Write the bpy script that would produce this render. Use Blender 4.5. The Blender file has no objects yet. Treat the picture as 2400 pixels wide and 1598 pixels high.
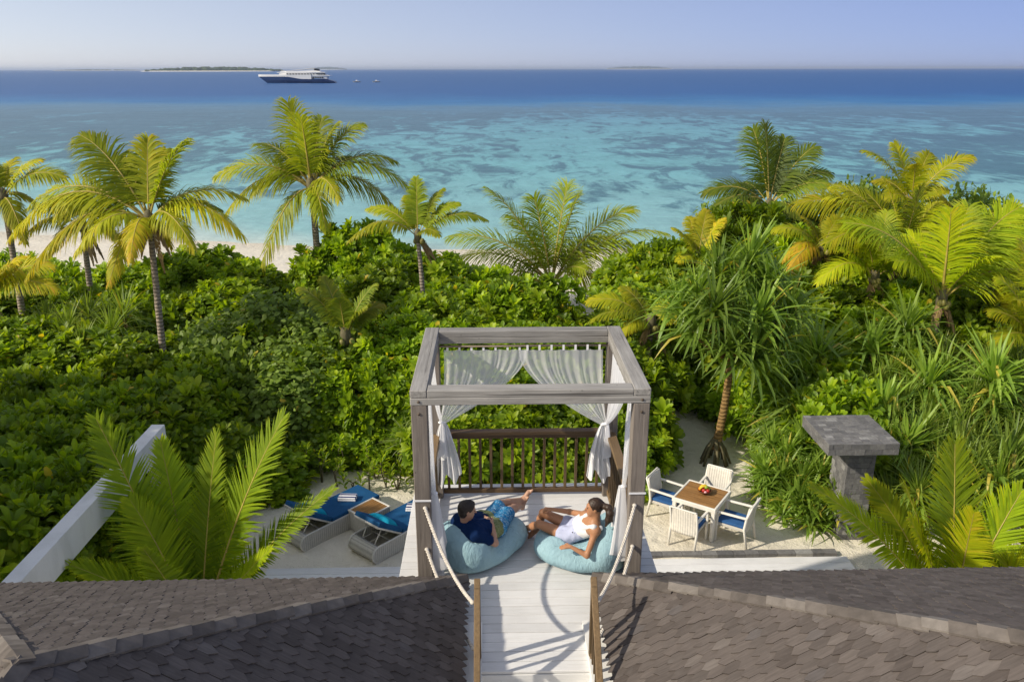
import bpy, bmesh, math, random
import numpy as np
from mathutils import Vector, Matrix

random.seed(7)
S = bpy.context.scene
COL = S.collection
rad = math.radians

# ------------------------------------------------------------------ camera
FPX, TILT, YAW, ROLL, CAMZ = 1900.0, rad(18.54), rad(1.34), rad(-0.09), 9.0
cam_data = bpy.data.cameras.new('camera')
cam_data.sensor_width = 36.0
cam_data.lens = FPX / 2400.0 * 36.0
cam_data.clip_start = 0.1
cam_data.clip_end = 120000.0
cam = bpy.data.objects.new('camera', cam_data)
COL.objects.link(cam)
CAM_R = (Matrix.Rotation(-YAW, 3, 'Z') @ Matrix.Rotation(math.pi / 2 - TILT, 3, 'X')
         @ Matrix.Rotation(ROLL, 3, 'Z'))
cam.matrix_world = Matrix.Translation((0, 0, CAMZ)) @ CAM_R.to_4x4()
S.camera = cam

# ------------------------------------------------------------------ sky and sun
SUN_AZ, SUN_EL = rad(21), rad(33)
SUN = Vector((-math.cos(SUN_EL) * math.cos(SUN_AZ), -math.cos(SUN_EL) * math.sin(SUN_AZ), math.sin(SUN_EL)))
world = bpy.data.worlds.new('World')
S.world = world
world.use_nodes = True
wn = world.node_tree
wn.nodes.clear()
w_out = wn.nodes.new('ShaderNodeOutputWorld')
w_bg = wn.nodes.new('ShaderNodeBackground')
w_sky = wn.nodes.new('ShaderNodeTexSky')
w_sky.sky_type = 'NISHITA'
w_sky.sun_disc = False
w_sky.sun_elevation = SUN_EL
w_sky.sun_rotation = math.atan2(SUN.x, SUN.y)
w_sky.altitude = 0
w_sky.air_density = 0.5
w_sky.dust_density = 0.3
w_sky.ozone_density = 8.0
w_bg.inputs['Strength'].default_value = 0.15
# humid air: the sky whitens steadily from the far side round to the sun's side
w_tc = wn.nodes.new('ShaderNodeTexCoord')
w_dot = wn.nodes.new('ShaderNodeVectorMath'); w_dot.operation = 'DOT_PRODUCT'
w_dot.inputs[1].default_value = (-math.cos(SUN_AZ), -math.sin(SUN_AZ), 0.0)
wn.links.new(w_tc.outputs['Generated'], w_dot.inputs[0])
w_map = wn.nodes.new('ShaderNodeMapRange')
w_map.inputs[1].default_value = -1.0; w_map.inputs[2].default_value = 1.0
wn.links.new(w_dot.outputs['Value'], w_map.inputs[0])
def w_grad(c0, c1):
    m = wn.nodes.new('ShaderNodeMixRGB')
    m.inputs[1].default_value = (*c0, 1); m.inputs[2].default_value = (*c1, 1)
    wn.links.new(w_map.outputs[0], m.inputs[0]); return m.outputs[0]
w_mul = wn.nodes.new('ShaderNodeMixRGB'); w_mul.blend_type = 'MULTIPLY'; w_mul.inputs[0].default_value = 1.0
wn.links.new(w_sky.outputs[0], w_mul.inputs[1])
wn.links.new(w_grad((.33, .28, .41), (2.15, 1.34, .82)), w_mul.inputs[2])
w_tint = wn.nodes.new('ShaderNodeMixRGB'); w_tint.inputs[0].default_value = 0.6      # haze colour added over the whole dome to lift the shade fill
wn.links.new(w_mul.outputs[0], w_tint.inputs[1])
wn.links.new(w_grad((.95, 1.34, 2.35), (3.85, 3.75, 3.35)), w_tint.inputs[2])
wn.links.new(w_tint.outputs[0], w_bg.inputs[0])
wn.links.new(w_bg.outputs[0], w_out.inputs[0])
sun_data = bpy.data.lights.new('sun', 'SUN')
sun_data.energy = 2.75
sun_data.angle = rad(0.9)
sun_data.color = (1.0, 0.905, 0.745)
sun = bpy.data.objects.new('sun', sun_data)
sun.rotation_euler = SUN.to_track_quat('Z', 'Y').to_euler()
sun.location = SUN * 60
COL.objects.link(sun)

S.view_settings.view_transform = 'Standard'
S.view_settings.look = 'None'
S.view_settings.exposure = 0.78
S.view_settings.gamma = 1.0
S.view_settings.use_curve_mapping = False
S.render.engine = 'CYCLES'
S.cycles.use_denoising = True
S.cycles.max_bounces = 6
S.cycles.diffuse_bounces = 4
S.cycles.glossy_bounces = 2
S.cycles.transmission_bounces = 4
S.cycles.transparent_max_bounces = 12
S.cycles.volume_bounces = 0
S.cycles.caustics_reflective = False
S.cycles.caustics_refractive = False

# ------------------------------------------------------------------ helpers
KD = 2400.0 / 2355.0          # the pixel grid the measurements were taken on

def ray(px, py):
    d = Vector(((px * KD - 1200) / FPX, -(py * KD - 799) / FPX, -1.0))
    return CAM_R @ d

def at(px, py, z=None, y=None):
    """Place on the level z (or in the plane at distance y) seen in direction (px, py)."""
    d = ray(px, py)
    t = (z - CAMZ) / d.z if y is None else y / d.y
    return Vector((d.x * t, d.y * t, CAMZ + d.z * t))

def tag(o, label=None, cat=None, group=None, kind=None):
    if label: o['label'] = label
    if cat: o['category'] = cat
    if group: o['group'] = group
    if kind: o['kind'] = kind
    return o

def link(o, parent=None):
    COL.objects.link(o)
    if parent is not None: o.parent = parent
    return o

def empty(name, loc=(0, 0, 0), rz=0.0, parent=None):
    o = bpy.data.objects.new(name, None)
    o.empty_display_size = 0.2
    o.location = loc
    o.rotation_euler = (0, 0, rz)
    return link(o, parent)

def mesh_np(name, V, Fs, attrs=None, smooth=True):
    """Fast mesh from numpy: Fs is a list of (n,k) index arrays."""
    me = bpy.data.meshes.new(name)
    V = np.asarray(V, dtype=np.float32)
    Fs = [np.asarray(f, dtype=np.int32) for f in Fs if len(f)]
    nl = sum(f.size for f in Fs); nf = sum(len(f) for f in Fs)
    me.vertices.add(len(V)); me.vertices.foreach_set('co', V.ravel())
    me.loops.add(nl); me.loops.foreach_set('vertex_index', np.concatenate([f.ravel() for f in Fs]))
    starts = []; tot = []; s = 0
    for f in Fs:
        k = f.shape[1]
        starts.append(s + np.arange(len(f)) * k); tot.append(np.full(len(f), k)); s += f.size
    me.polygons.add(nf)
    me.polygons.foreach_set('loop_start', np.concatenate(starts).astype(np.int32))
    me.polygons.foreach_set('loop_total', np.concatenate(tot).astype(np.int32))
    me.polygons.foreach_set('use_smooth', np.full(nf, smooth))
    for k, a in (attrs or {}).items():
        at_ = me.attributes.new(k, 'FLOAT', 'POINT')
        at_.data.foreach_set('value', np.asarray(a, dtype=np.float32))
    me.update(calc_edges=True)
    return me

def obj(name, me, mat=None, parent=None):
    if mat is not None:
        me.materials.clear(); me.materials.append(mat)
    o = bpy.data.objects.new(name, me)
    return link(o, parent)

class MB:
    """Collects boxes, prisms, tubes and lathes and links them as one mesh object."""
    def __init__(s): s.bm = bmesh.new()
    def box(s, x0, x1, y0, y1, z0, z1, bevel=0.0, M=None, seg=1):
        vs = [s.bm.verts.new(c) for c in ((x0,y0,z0),(x1,y0,z0),(x1,y1,z0),(x0,y1,z0),(x0,y0,z1),(x1,y0,z1),(x1,y1,z1),(x0,y1,z1))]
        fs = [s.bm.faces.new([vs[i] for i in f]) for f in ((3,2,1,0),(4,5,6,7),(0,1,5,4),(1,2,6,5),(2,3,7,6),(3,0,4,7))]
        if bevel > 0:
            es = list({e for f in fs for e in f.edges})
            r = bmesh.ops.bevel(s.bm, geom=es, offset=bevel, segments=seg, affect='EDGES', profile=0.7)
            vs = list({v for f in r['faces'] for v in f.verts})
        if M is not None:
            for v in vs: v.co = M @ v.co
        return s
    def bar(s, a, b, w, h, up=(0,0,1), bevel=0.0):
        """A straight bar of section w x h from a to b."""
        a, b = Vector(a), Vector(b); d = (b - a); L = d.length; d.normalize()
        u = Vector(up); x = d.cross(u)
        if x.length < 1e-4: x = d.cross(Vector((0,1,0)))
        x.normalize(); z = x.cross(d)
        M = Matrix(((x.x,d.x,z.x,a.x),(x.y,d.y,z.y,a.y),(x.z,d.z,z.z,a.z),(0,0,0,1)))
        return s.box(-w/2, w/2, 0, L, -h/2, h/2, bevel, M)
    def prism(s, pts, z0, z1, M=None):
        n = len(pts)
        a = [s.bm.verts.new((p[0], p[1], z0)) for p in pts]; b = [s.bm.verts.new((p[0], p[1], z1)) for p in pts]
        s.bm.faces.new(a[::-1]); s.bm.faces.new(b)
        for i in range(n): s.bm.faces.new((a[i], a[(i+1)%n], b[(i+1)%n], b[i]))
        if M is not None:
            for v in a + b: v.co = M @ v.co
        return s
    def tube(s, pts, radii, n=10, cap=True, flat=1.0):
        pts = [Vector(p) for p in pts]
        if not hasattr(radii, '__len__'): radii = [radii] * len(pts)
        rings = []; ref = None
        for i, p in enumerate(pts):
            d = (pts[min(i+1, len(pts)-1)] - pts[max(i-1, 0)]).normalized()
            if ref is None:
                ref = Vector((0,0,1)) if abs(d.z) < .9 else Vector((0,1,0))
            x = d.cross(ref).normalized(); y = x.cross(d).normalized(); ref = y
            rings.append([s.bm.verts.new(p + (x*math.cos(2*math.pi*k/n) + y*math.sin(2*math.pi*k/n)*flat) * radii[i]) for k in range(n)])
        for r0, r1 in zip(rings, rings[1:]):
            for k in range(n): s.bm.faces.new((r0[k], r0[(k+1)%n], r1[(k+1)%n], r1[k]))
        if cap: s.bm.faces.new(rings[0][::-1]); s.bm.faces.new(rings[-1])
        return s
    def ball(s, c, r, sc=(1,1,1), seg=14, M=None):
        m = Matrix.Translation(c) @ (M.to_4x4() if M is not None else Matrix()) @ Matrix.Diagonal((r*sc[0], r*sc[1], r*sc[2], 1))
        bmesh.ops.create_uvsphere(s.bm, u_segments=seg, v_segments=max(6, seg*2//3), radius=1, matrix=m)
        return s
    def poly(s, pts):
        s.bm.faces.new([s.bm.verts.new(p) for p in pts]); return s
    def build(s, name, mat, parent=None, smooth=False, auto=None):
        me = bpy.data.meshes.new(name)
        bmesh.ops.recalc_face_normals(s.bm, faces=s.bm.faces)
        s.bm.to_mesh(me); s.bm.free()
        if smooth:
            for p in me.polygons: p.use_smooth = True
        return obj(name, me, mat, parent)

def grid_sheet(name, fn, nu, nv, mat, parent=None, thick=0.0):
    """Surface fn(u,v)->(x,y,z) on a nu x nv grid; with thickness it gets a second skin and edges."""
    U, Vv = np.meshgrid(np.linspace(0,1,nu), np.linspace(0,1,nv), indexing='ij')
    P = np.array([fn(u, v) for u, v in zip(U.ravel(), Vv.ravel())], dtype=np.float32)
    idx = np.arange(nu*nv).reshape(nu, nv)
    q = np.stack([idx[:-1,:-1], idx[1:,:-1], idx[1:,1:], idx[:-1,1:]], -1).reshape(-1, 4)
    me = mesh_np(name, P, [q], {'u': U.ravel(), 'v': Vv.ravel()})
    o = obj(name, me, mat, parent)
    if thick > 0:
        m = o.modifiers.new('solid', 'SOLIDIFY'); m.thickness = thick; m.offset = 0
    return o

def copy_tree(o, parent=None, **over):
    c = o.copy()
    COL.objects.link(c)
    if parent is not None: c.parent = parent
    for ch in list(o.children): copy_tree(ch, c)
    for k, v in over.items(): c[k] = v
    return c

# ------------------------------------------------------------------ materials
class NT:
    def __init__(s, name):
        s.m = bpy.data.materials.new(name); s.m.use_nodes = True
        s.t = s.m.node_tree; s.t.nodes.clear()
        s.out = s.n('OutputMaterial')
    def n(s, typ, **kw):
        nd = s.t.nodes.new('ShaderNode' + typ)
        for k, v in kw.items(): setattr(nd, k, v)
        return nd
    def l(s, a, b): s.t.links.new(a, b)
    def coord(s, kind='Object', scale=(1,1,1), rot=(0,0,0)):
        tc = s.n('TexCoord'); mp = s.n('Mapping')
        mp.inputs['Scale'].default_value = scale; mp.inputs['Rotation'].default_value = rot
        s.l(tc.outputs[kind], mp.inputs[0]); return mp.outputs[0]
    def world(s, scale=(1,1,1)):
        g = s.n('NewGeometry'); mp = s.n('Mapping'); mp.inputs['Scale'].default_value = scale
        s.l(g.outputs['Position'], mp.inputs[0]); return mp.outputs[0]
    def noise(s, vec, scale=5, detail=5, rough=.55, dist=0.0):
        nd = s.n('TexNoise'); nd.inputs['Scale'].default_value = scale; nd.inputs['Detail'].default_value = detail
        nd.inputs['Roughness'].default_value = rough; nd.inputs['Distortion'].default_value = dist
        s.l(vec, nd.inputs['Vector']); return nd.outputs[0]
    def ramp(s, fac, stops, interp='LINEAR'):
        nd = s.n('ValToRGB'); cr = nd.color_ramp; cr.interpolation = interp
        while len(cr.elements) < len(stops): cr.elements.new(0.5)
        for e, (p, c) in zip(cr.elements, stops):
            e.position = p; e.color = (*c, 1) if hasattr(c, '__len__') else (c, c, c, 1)
        s.l(fac, nd.inputs[0]); return nd.outputs[0]
    def math(s, op, a, b=None, c=None, clamp=False):
        nd = s.n('Math', operation=op); nd.use_clamp = clamp
        for i, v in enumerate((a, b, c)):
            if v is None: continue
            if isinstance(v, (int, float)): nd.inputs[i].default_value = v
            else: s.l(v, nd.inputs[i])
        return nd.outputs[0]
    def mix(s, fac, a, b, blend='MIX'):
        nd = s.n('MixRGB', blend_type=blend)
        for i, v in enumerate((fac, a, b)):
            if isinstance(v, (int, float)): nd.inputs[i].default_value = v
            elif isinstance(v, tuple): nd.inputs[i].default_value = (*v, 1)
            else: s.l(v, nd.inputs[i])
        return nd.outputs[0]
    def bump(s, h, strength=.3, dist=.01, normal=None):
        nd = s.n('Bump'); nd.inputs['Strength'].default_value = strength; nd.inputs['Distance'].default_value = dist
        s.l(h, nd.inputs['Height'])
        if normal is not None: s.l(normal, nd.inputs['Normal'])
        return nd.outputs[0]
    def bsdf(s, color, rough=.6, normal=None, spec=.5, **kw):
        p = s.n('BsdfPrincipled')
        if isinstance(color, tuple): p.inputs['Base Color'].default_value = (*color, 1)
        else: s.l(color, p.inputs['Base Color'])
        if isinstance(rough, (int, float)): p.inputs['Roughness'].default_value = rough
        else: s.l(rough, p.inputs['Roughness'])
        p.inputs['Specular IOR Level'].default_value = spec
        if normal is not None: s.l(normal, p.inputs['Normal'])
        for k, v in kw.items(): p.inputs[k.replace('_', ' ')].default_value = v
        return p.outputs[0]
    def done(s, shader): s.l(shader, s.out.inputs[0]); return s.m

def simple(name, c, rough=.6, var=.12, scale=8, bump=.15, bscale=60, spec=.4, dist=.004, **kw):
    """Plain colour with soft blotches and fine relief."""
    t = NT(name); v = t.coord('Object')
    n = t.noise(v, scale, 4)
    lo = tuple(x * (1 - var) for x in c); hi = tuple(min(1, x * (1 + var)) for x in c)
    colr = t.ramp(n, [(.3, lo), (.7, hi)])
    nb = t.noise(v, bscale, 3)
    return t.done(t.bsdf(colr, rough, t.bump(nb, bump, dist), spec, **kw))

def wood(name, c1, c2, axis=0, scale=1.0, rough=.75, knots=True, rnd=.15):
    """Weathered timber with grain running along one axis of the object."""
    t = NT(name)
    sc = [14 * scale] * 3; sc[axis] = .7 * scale
    oi = t.n('ObjectInfo'); tc = t.n('TexCoord')
    add = t.n('VectorMath', operation='ADD'); cmb = t.n('CombineXYZ')
    m10 = t.math('MULTIPLY', oi.outputs['Random'], 37.0)
    for i in range(3): t.l(m10, cmb.inputs[i])
    t.l(tc.outputs['Object'], add.inputs[0]); t.l(cmb.outputs[0], add.inputs[1])
    mp = t.n('Mapping'); mp.inputs['Scale'].default_value = sc; t.l(add.outputs[0], mp.inputs[0])
    g = t.noise(mp.outputs[0], 2.2, 8, .65, .6)
    col = t.ramp(g, [(.25, c2), (.5, tuple((a+b)/2 for a, b in zip(c1, c2))), (.75, c1)])
    big = t.noise(add.outputs[0], 1.6 * scale, 3)
    col = t.mix(.5, col, t.ramp(big, [(.3, .72), (.7, 1.15)]), 'MULTIPLY')
    if knots:
        vo = t.n('TexVoronoi'); sk = [3.2 * scale] * 3; sk[axis] = 1.1 * scale
        mk = t.n('Mapping'); mk.inputs['Scale'].default_value = sk
        t.l(add.outputs[0], mk.inputs[0]); t.l(mk.outputs[0], vo.inputs['Vector'])
        k = t.ramp(vo.outputs['Distance'], [(.03, 1), (.09, 0)])
        col = t.mix(k, col, tuple(x * .35 for x in c2))
    if knots:                                    # drying cracks along the grain
        cs = [34 * scale] * 3; cs[axis] = .5 * scale
        mc = t.n('Mapping'); mc.inputs['Scale'].default_value = cs; t.l(add.outputs[0], mc.inputs[0])
        ck = t.ramp(t.noise(mc.outputs[0], 1.0, 3, .5), [(.30, .85), (.36, 0)])
        col = t.mix(ck, col, tuple(x * .3 for x in c2))
    col = t.mix(1.0, col, t.ramp(oi.outputs['Random'], [(0, 1 - rnd), (1, 1 + rnd)]), 'MULTIPLY')
    return t.done(t.bsdf(col, rough, t.bump(g, .6, .008), .25))
# ================================================================== SETTING
XC = 0.395                      # middle of deck, pergola and stairs
DECK = 3.2

def m_sand():
    t = NT('coral_sand'); v = t.world()
    n1 = t.noise(v, .35, 4); n2 = t.noise(v, 3.0, 6, .6); n3 = t.noise(v, 26, 5, .65)
    col = t.ramp(n1, [(.3, (.70, .64, .52)), (.7, (.78, .72, .60))])
    col = t.mix(.35, col, t.ramp(n2, [(.3, (.60, .56, .46)), (.65, (.82, .77, .65))]))
    vo = t.n('TexVoronoi'); vo.inputs['Scale'].default_value = 38; t.l(v, vo.inputs['Vector'])
    col = t.mix(t.ramp(vo.outputs['Distance'], [(.05, .75), (.12, 0)]), col, (.3, .24, .16))
    # wet sand where the beach meets the water
    g = t.n('NewGeometry'); sp = t.n('SeparateXYZ'); t.l(g.outputs['Position'], sp.inputs[0])
    wet = t.math('SUBTRACT', 1.0, t.math('MULTIPLY', t.math('ADD', sp.outputs[2], 1.2), 7.0), clamp=True)
    col = t.mix(wet, col, (.60, .55, .45))
    fp = t.n('TexVoronoi', feature='SMOOTH_F1'); fp.inputs['Scale'].default_value = 2.6; t.l(v, fp.inputs['Vector'])
    h = t.math('ADD', t.math('MULTIPLY', n2, .6), t.math('MULTIPLY', n3, .22))
    h = t.math('ADD', h, t.math('MULTIPLY', t.ramp(fp.outputs['Distance'], [(0, 0), (.35, 1)]), .3))
    return t.done(t.bsdf(col, .95, t.bump(h, 1.0, .11), .1))

def shore(x): return 47.5 - .22 * min(x, 0) + .8 * math.sin(x * .09) + .35 * math.sin(x * .31 + 1)

def sand_z(x, y):
    s = shore(x)
    near = .03 * math.sin(x * 1.3 + y * .7) * math.sin(y * 1.1 - x * .4) + .02 * math.sin(x * 3.1) * math.sin(y * 2.7)
    if y < s - 14: return near
    t = (y - (s - 14)) / 14
    return near * max(0, 1 - t) - 1.2 * (t * t * (3 - 2 * t) if t < 1 else 1 + (t - 1) * .9)

def make_ground():
    xs = np.unique(np.concatenate([np.linspace(-14, 14, 113), np.linspace(-60, 60, 61), [-400, -160, -100, 100, 160, 400]]))
    ys = np.unique(np.concatenate([np.linspace(8, 26, 91), np.linspace(-30, 8, 10), np.linspace(26, 70, 60)]))
    P = np.array([(x, y, sand_z(x, y)) for x in xs for y in ys])
    idx = np.arange(len(P)).reshape(len(xs), len(ys))
    q = np.stack([idx[:-1,:-1], idx[1:,:-1], idx[1:,1:], idx[:-1,1:]], -1).reshape(-1, 4)
    return tag(obj('ground', mesh_np('ground', P, [q]), m_sand()), kind='structure')
make_ground()

def m_sea():
    t = NT('lagoon_water'); v = t.world()
    sp = t.n('SeparateXYZ'); t.l(v, sp.inputs[0])
    wob = t.noise(t.world((.02, .012, 1)), 1.0, 6, .6)
    xl = t.math('MULTIPLY', t.math('MINIMUM', sp.outputs[0], 0.0), .22)      # the shore recedes to the left
    yy = t.math('ADD', sp.outputs[1], t.math('MAXIMUM', xl, -12.0))
    yy = t.math('MULTIPLY', yy, t.math('ADD', .8, t.math('MULTIPLY', wob, .4)))
    lg = t.math('LOGARITHM', yy, 10.0)
    d = t.math('DIVIDE', t.math('SUBTRACT', lg, 1.6), 2.4, clamp=True)
    bottom = t.ramp(d, [(.026, (.62, .60, .52)), (.036, (.46, .57, .53)), (.055, (.25, .46, .47)), (.15, (.155, .375, .41)),
                        (.25, (.13, .31, .39)), (.30, (.11, .24, .36)), (.352, (.022, .14, .33)), (.40, (.010, .085, .265)),
                        (.52, (.010, .080, .245)), (1, (.012, .085, .25))])
    # reef heads and sea grass standing on the sandy bottom
    p1 = t.noise(t.world((.06, .022, 1)), 1.0, 8, .66, .6)
    p2 = t.noise(t.world((.26, .12, 1)), 1.0, 7, .72, .8)
    p3 = t.noise(t.world((.007, .011, 1)), 1.0, 3)
    s = t.math('ADD', t.math('MULTIPLY', p1, .32), t.math('MULTIPLY', p2, .59))
    s = t.math('ADD', s, t.math('MULTIPLY', p3, .35))
    side = t.math('MULTIPLY', t.math('ABSOLUTE', t.math('SUBTRACT', sp.outputs[0], 8.0)), .0010, clamp=True)
    s = t.math('ADD', s, t.math('MINIMUM', side, .05))
    thr = t.ramp(d, [(.07, .82), (.12, .675), (.20, .618), (.28, .59), (.318, .56), (.34, .68)])
    k = t.math('MULTIPLY', t.math('SUBTRACT', s, thr), 16.0)
    k = t.math('ADD', k, .35, clamp=True)
    k = t.math('MULTIPLY', k, t.ramp(d, [(.065, 0), (.085, 1), (.295, 1), (.35, 0)]))
    col = t.mix(t.math('MULTIPLY', k, .95), bottom, t.ramp(d, [(.1, (.07, .17, .21)), (.22, (.075, .15, .21)), (.33, (.09, .17, .24))]))
    # wind ripples, long crested across the view
    w1 = t.noise(t.world((.55, 1.3, 1)), 1.0, 6, .6); w2 = t.noise(t.world((.06, .16, 1)), 1.0, 5, .6)
    h = t.math('ADD', t.math('MULTIPLY', w1, .35), w2)
    col = t.mix(.45, col, t.ramp(w2, [(.3, .76), (.7, 1.2)]), 'MULTIPLY')
    col = t.mix(.30, col, t.ramp(t.noise(t.world((.9, .30, 1)), 1.0, 5, .7), [(.35, .72), (.65, 1.25)]), 'MULTIPLY')
    nrm = t.bump(h, .55, .9)
    return t.done(t.bsdf(col, .35, nrm, .12, IOR=1.33))

def make_sea():
    ys = [40, 44, 50, 60, 80, 120, 200, 400, 1000, 3000, 9000, 25000, 60000]
    xs = [-60000, -12000, -3000, -800, -200, -60, 0, 60, 200, 800, 3000, 12000, 60000]
    P = np.array([(x, y, -1.2) for x in xs for y in ys])
    idx = np.arange(len(P)).reshape(len(xs), len(ys))
    q = np.stack([idx[:-1,:-1], idx[1:,:-1], idx[1:,1:], idx[:-1,1:]], -1).reshape(-1, 4)
    return tag(obj('sea', mesh_np('sea', P, [q], smooth=False), m_sea()), kind='structure')
make_sea()

# ------------------------------------------------------------------ villa: roofs, deck, stairs
M_WHITE = simple('white_render', (.76, .75, .72), .7, .05, 2.5, .2, 40)
M_SOFFIT = simple('dark_underlay', (.05, .045, .042), .9, .2)

def m_shingle(name, src):
    t = NT(name)
    if src == 'object':
        oi = t.n('ObjectInfo'); rnd = oi.outputs['Random']
    else:
        a = t.n('Attribute'); a.attribute_name = 'var'; rnd = a.outputs['Fac']
    tc = t.n('TexCoord')
    vec = t.n('VectorMath', operation='ADD'); cb = t.n('CombineXYZ')
    m = t.math('MULTIPLY', rnd, 91.0)
    for i in range(3): t.l(m, cb.inputs[i])
    if src == 'object': t.l(tc.outputs['Object'], vec.inputs[0]); sc = (60, 5, 8)
    else:
        g = t.n('NewGeometry'); t.l(g.outputs['Position'], vec.inputs[0]); sc = (14, 14, 14)
    t.l(cb.outputs[0], vec.inputs[1])
    mp = t.n('Mapping'); mp.inputs['Scale'].default_value = sc; t.l(vec.outputs[0], mp.inputs[0])
    g = t.noise(mp.outputs[0], 1.0, 5, .6)
    base = t.ramp(rnd, [(0, (.080, .066, .059)), (.25, (.098, .083, .075)), (.6, (.112, .094, .085)), (.9, (.122, .103, .093)), (.98, (.15, .13, .118)), (1, (.09, .08, .078))])
    col = t.mix(.6, base, t.ramp(g, [(.3, .65), (.7, 1.25)]), 'MULTIPLY')
    big = t.noise(vec.outputs[0], 7, 4)
    col = t.mix(t.ramp(big, [(.60, 0), (.78, .22)]), col, (.20, .185, .175))
    return t.done(t.bsdf(col, .8, t.bump(g, .5, .004), .2))
M_SH_OBJ = m_shingle('weathered_shingle', 'object')
M_SH_VAR = m_shingle('weathered_shingle_field', 'attr')

SH_W, SH_E, SH_L, SH_T = .104, .152, .31, .012
def shingle_shape(seed):
    r = random.Random(seed)
    w = SH_W * .485; tip = SH_E * .42 + r.uniform(-.012, .012); sk = r.uniform(-.02, .02)
    top = [(-w, SH_L), (w, SH_L), (w, tip + r.uniform(-.008, .008)), (sk, 0), (-w, tip + r.uniform(-.008, .008))]
    V = []
    for x, y in top:          # the butt stands proud, the head tucks under the row above
        zt = SH_T + .022 * (1 - y / SH_L) + .002
        V.append((x, y, zt))
    V += [(x, y, z - SH_T) for x, y, z in V]
    return np.array(V), [(0, 4, 3, 2, 1)], [(i, (i + 1) % 5, 5 + (i + 1) % 5, 5 + i) for i in range(5)]
SH_SHAPES = [shingle_shape(i) for i in range(6)]
SH_MESH = []
for i, (V, p5, p4) in enumerate(SH_SHAPES):
    me = mesh_np('shingle', V, [np.array(p5), np.array(p4)], smooth=False); me.materials.append(M_SH_OBJ); SH_MESH.append(me)

def in_poly(p, poly):
    c = False; n = len(poly)
    for i in range(n):
        (x0, y0), (x1, y1) = poly[i], poly[(i + 1) % n]
        if (y0 > p[1]) != (y1 > p[1]) and p[0] < (x1 - x0) * (p[1] - y0) / (y1 - y0) + x0: c = not c
    return c

def px_of(p):
    q = CAM_R.transposed() @ (Vector(p) - Vector((0, 0, CAMZ)))
    if q.z > -.05: return None
    return ((1200 + FPX * q.x / -q.z) / KD, (799 - FPX * q.y / -q.z) / KD, -q.z)

EAVE_U, EAVE_Y, EAVE_Z = .755, 8.05, 3.40
RUN_IN, RUN_OUT, RUN_SEA, RISE = 2.7, 3.06, 3.70, 1.985
RIDGE_END = -1.0

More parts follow.
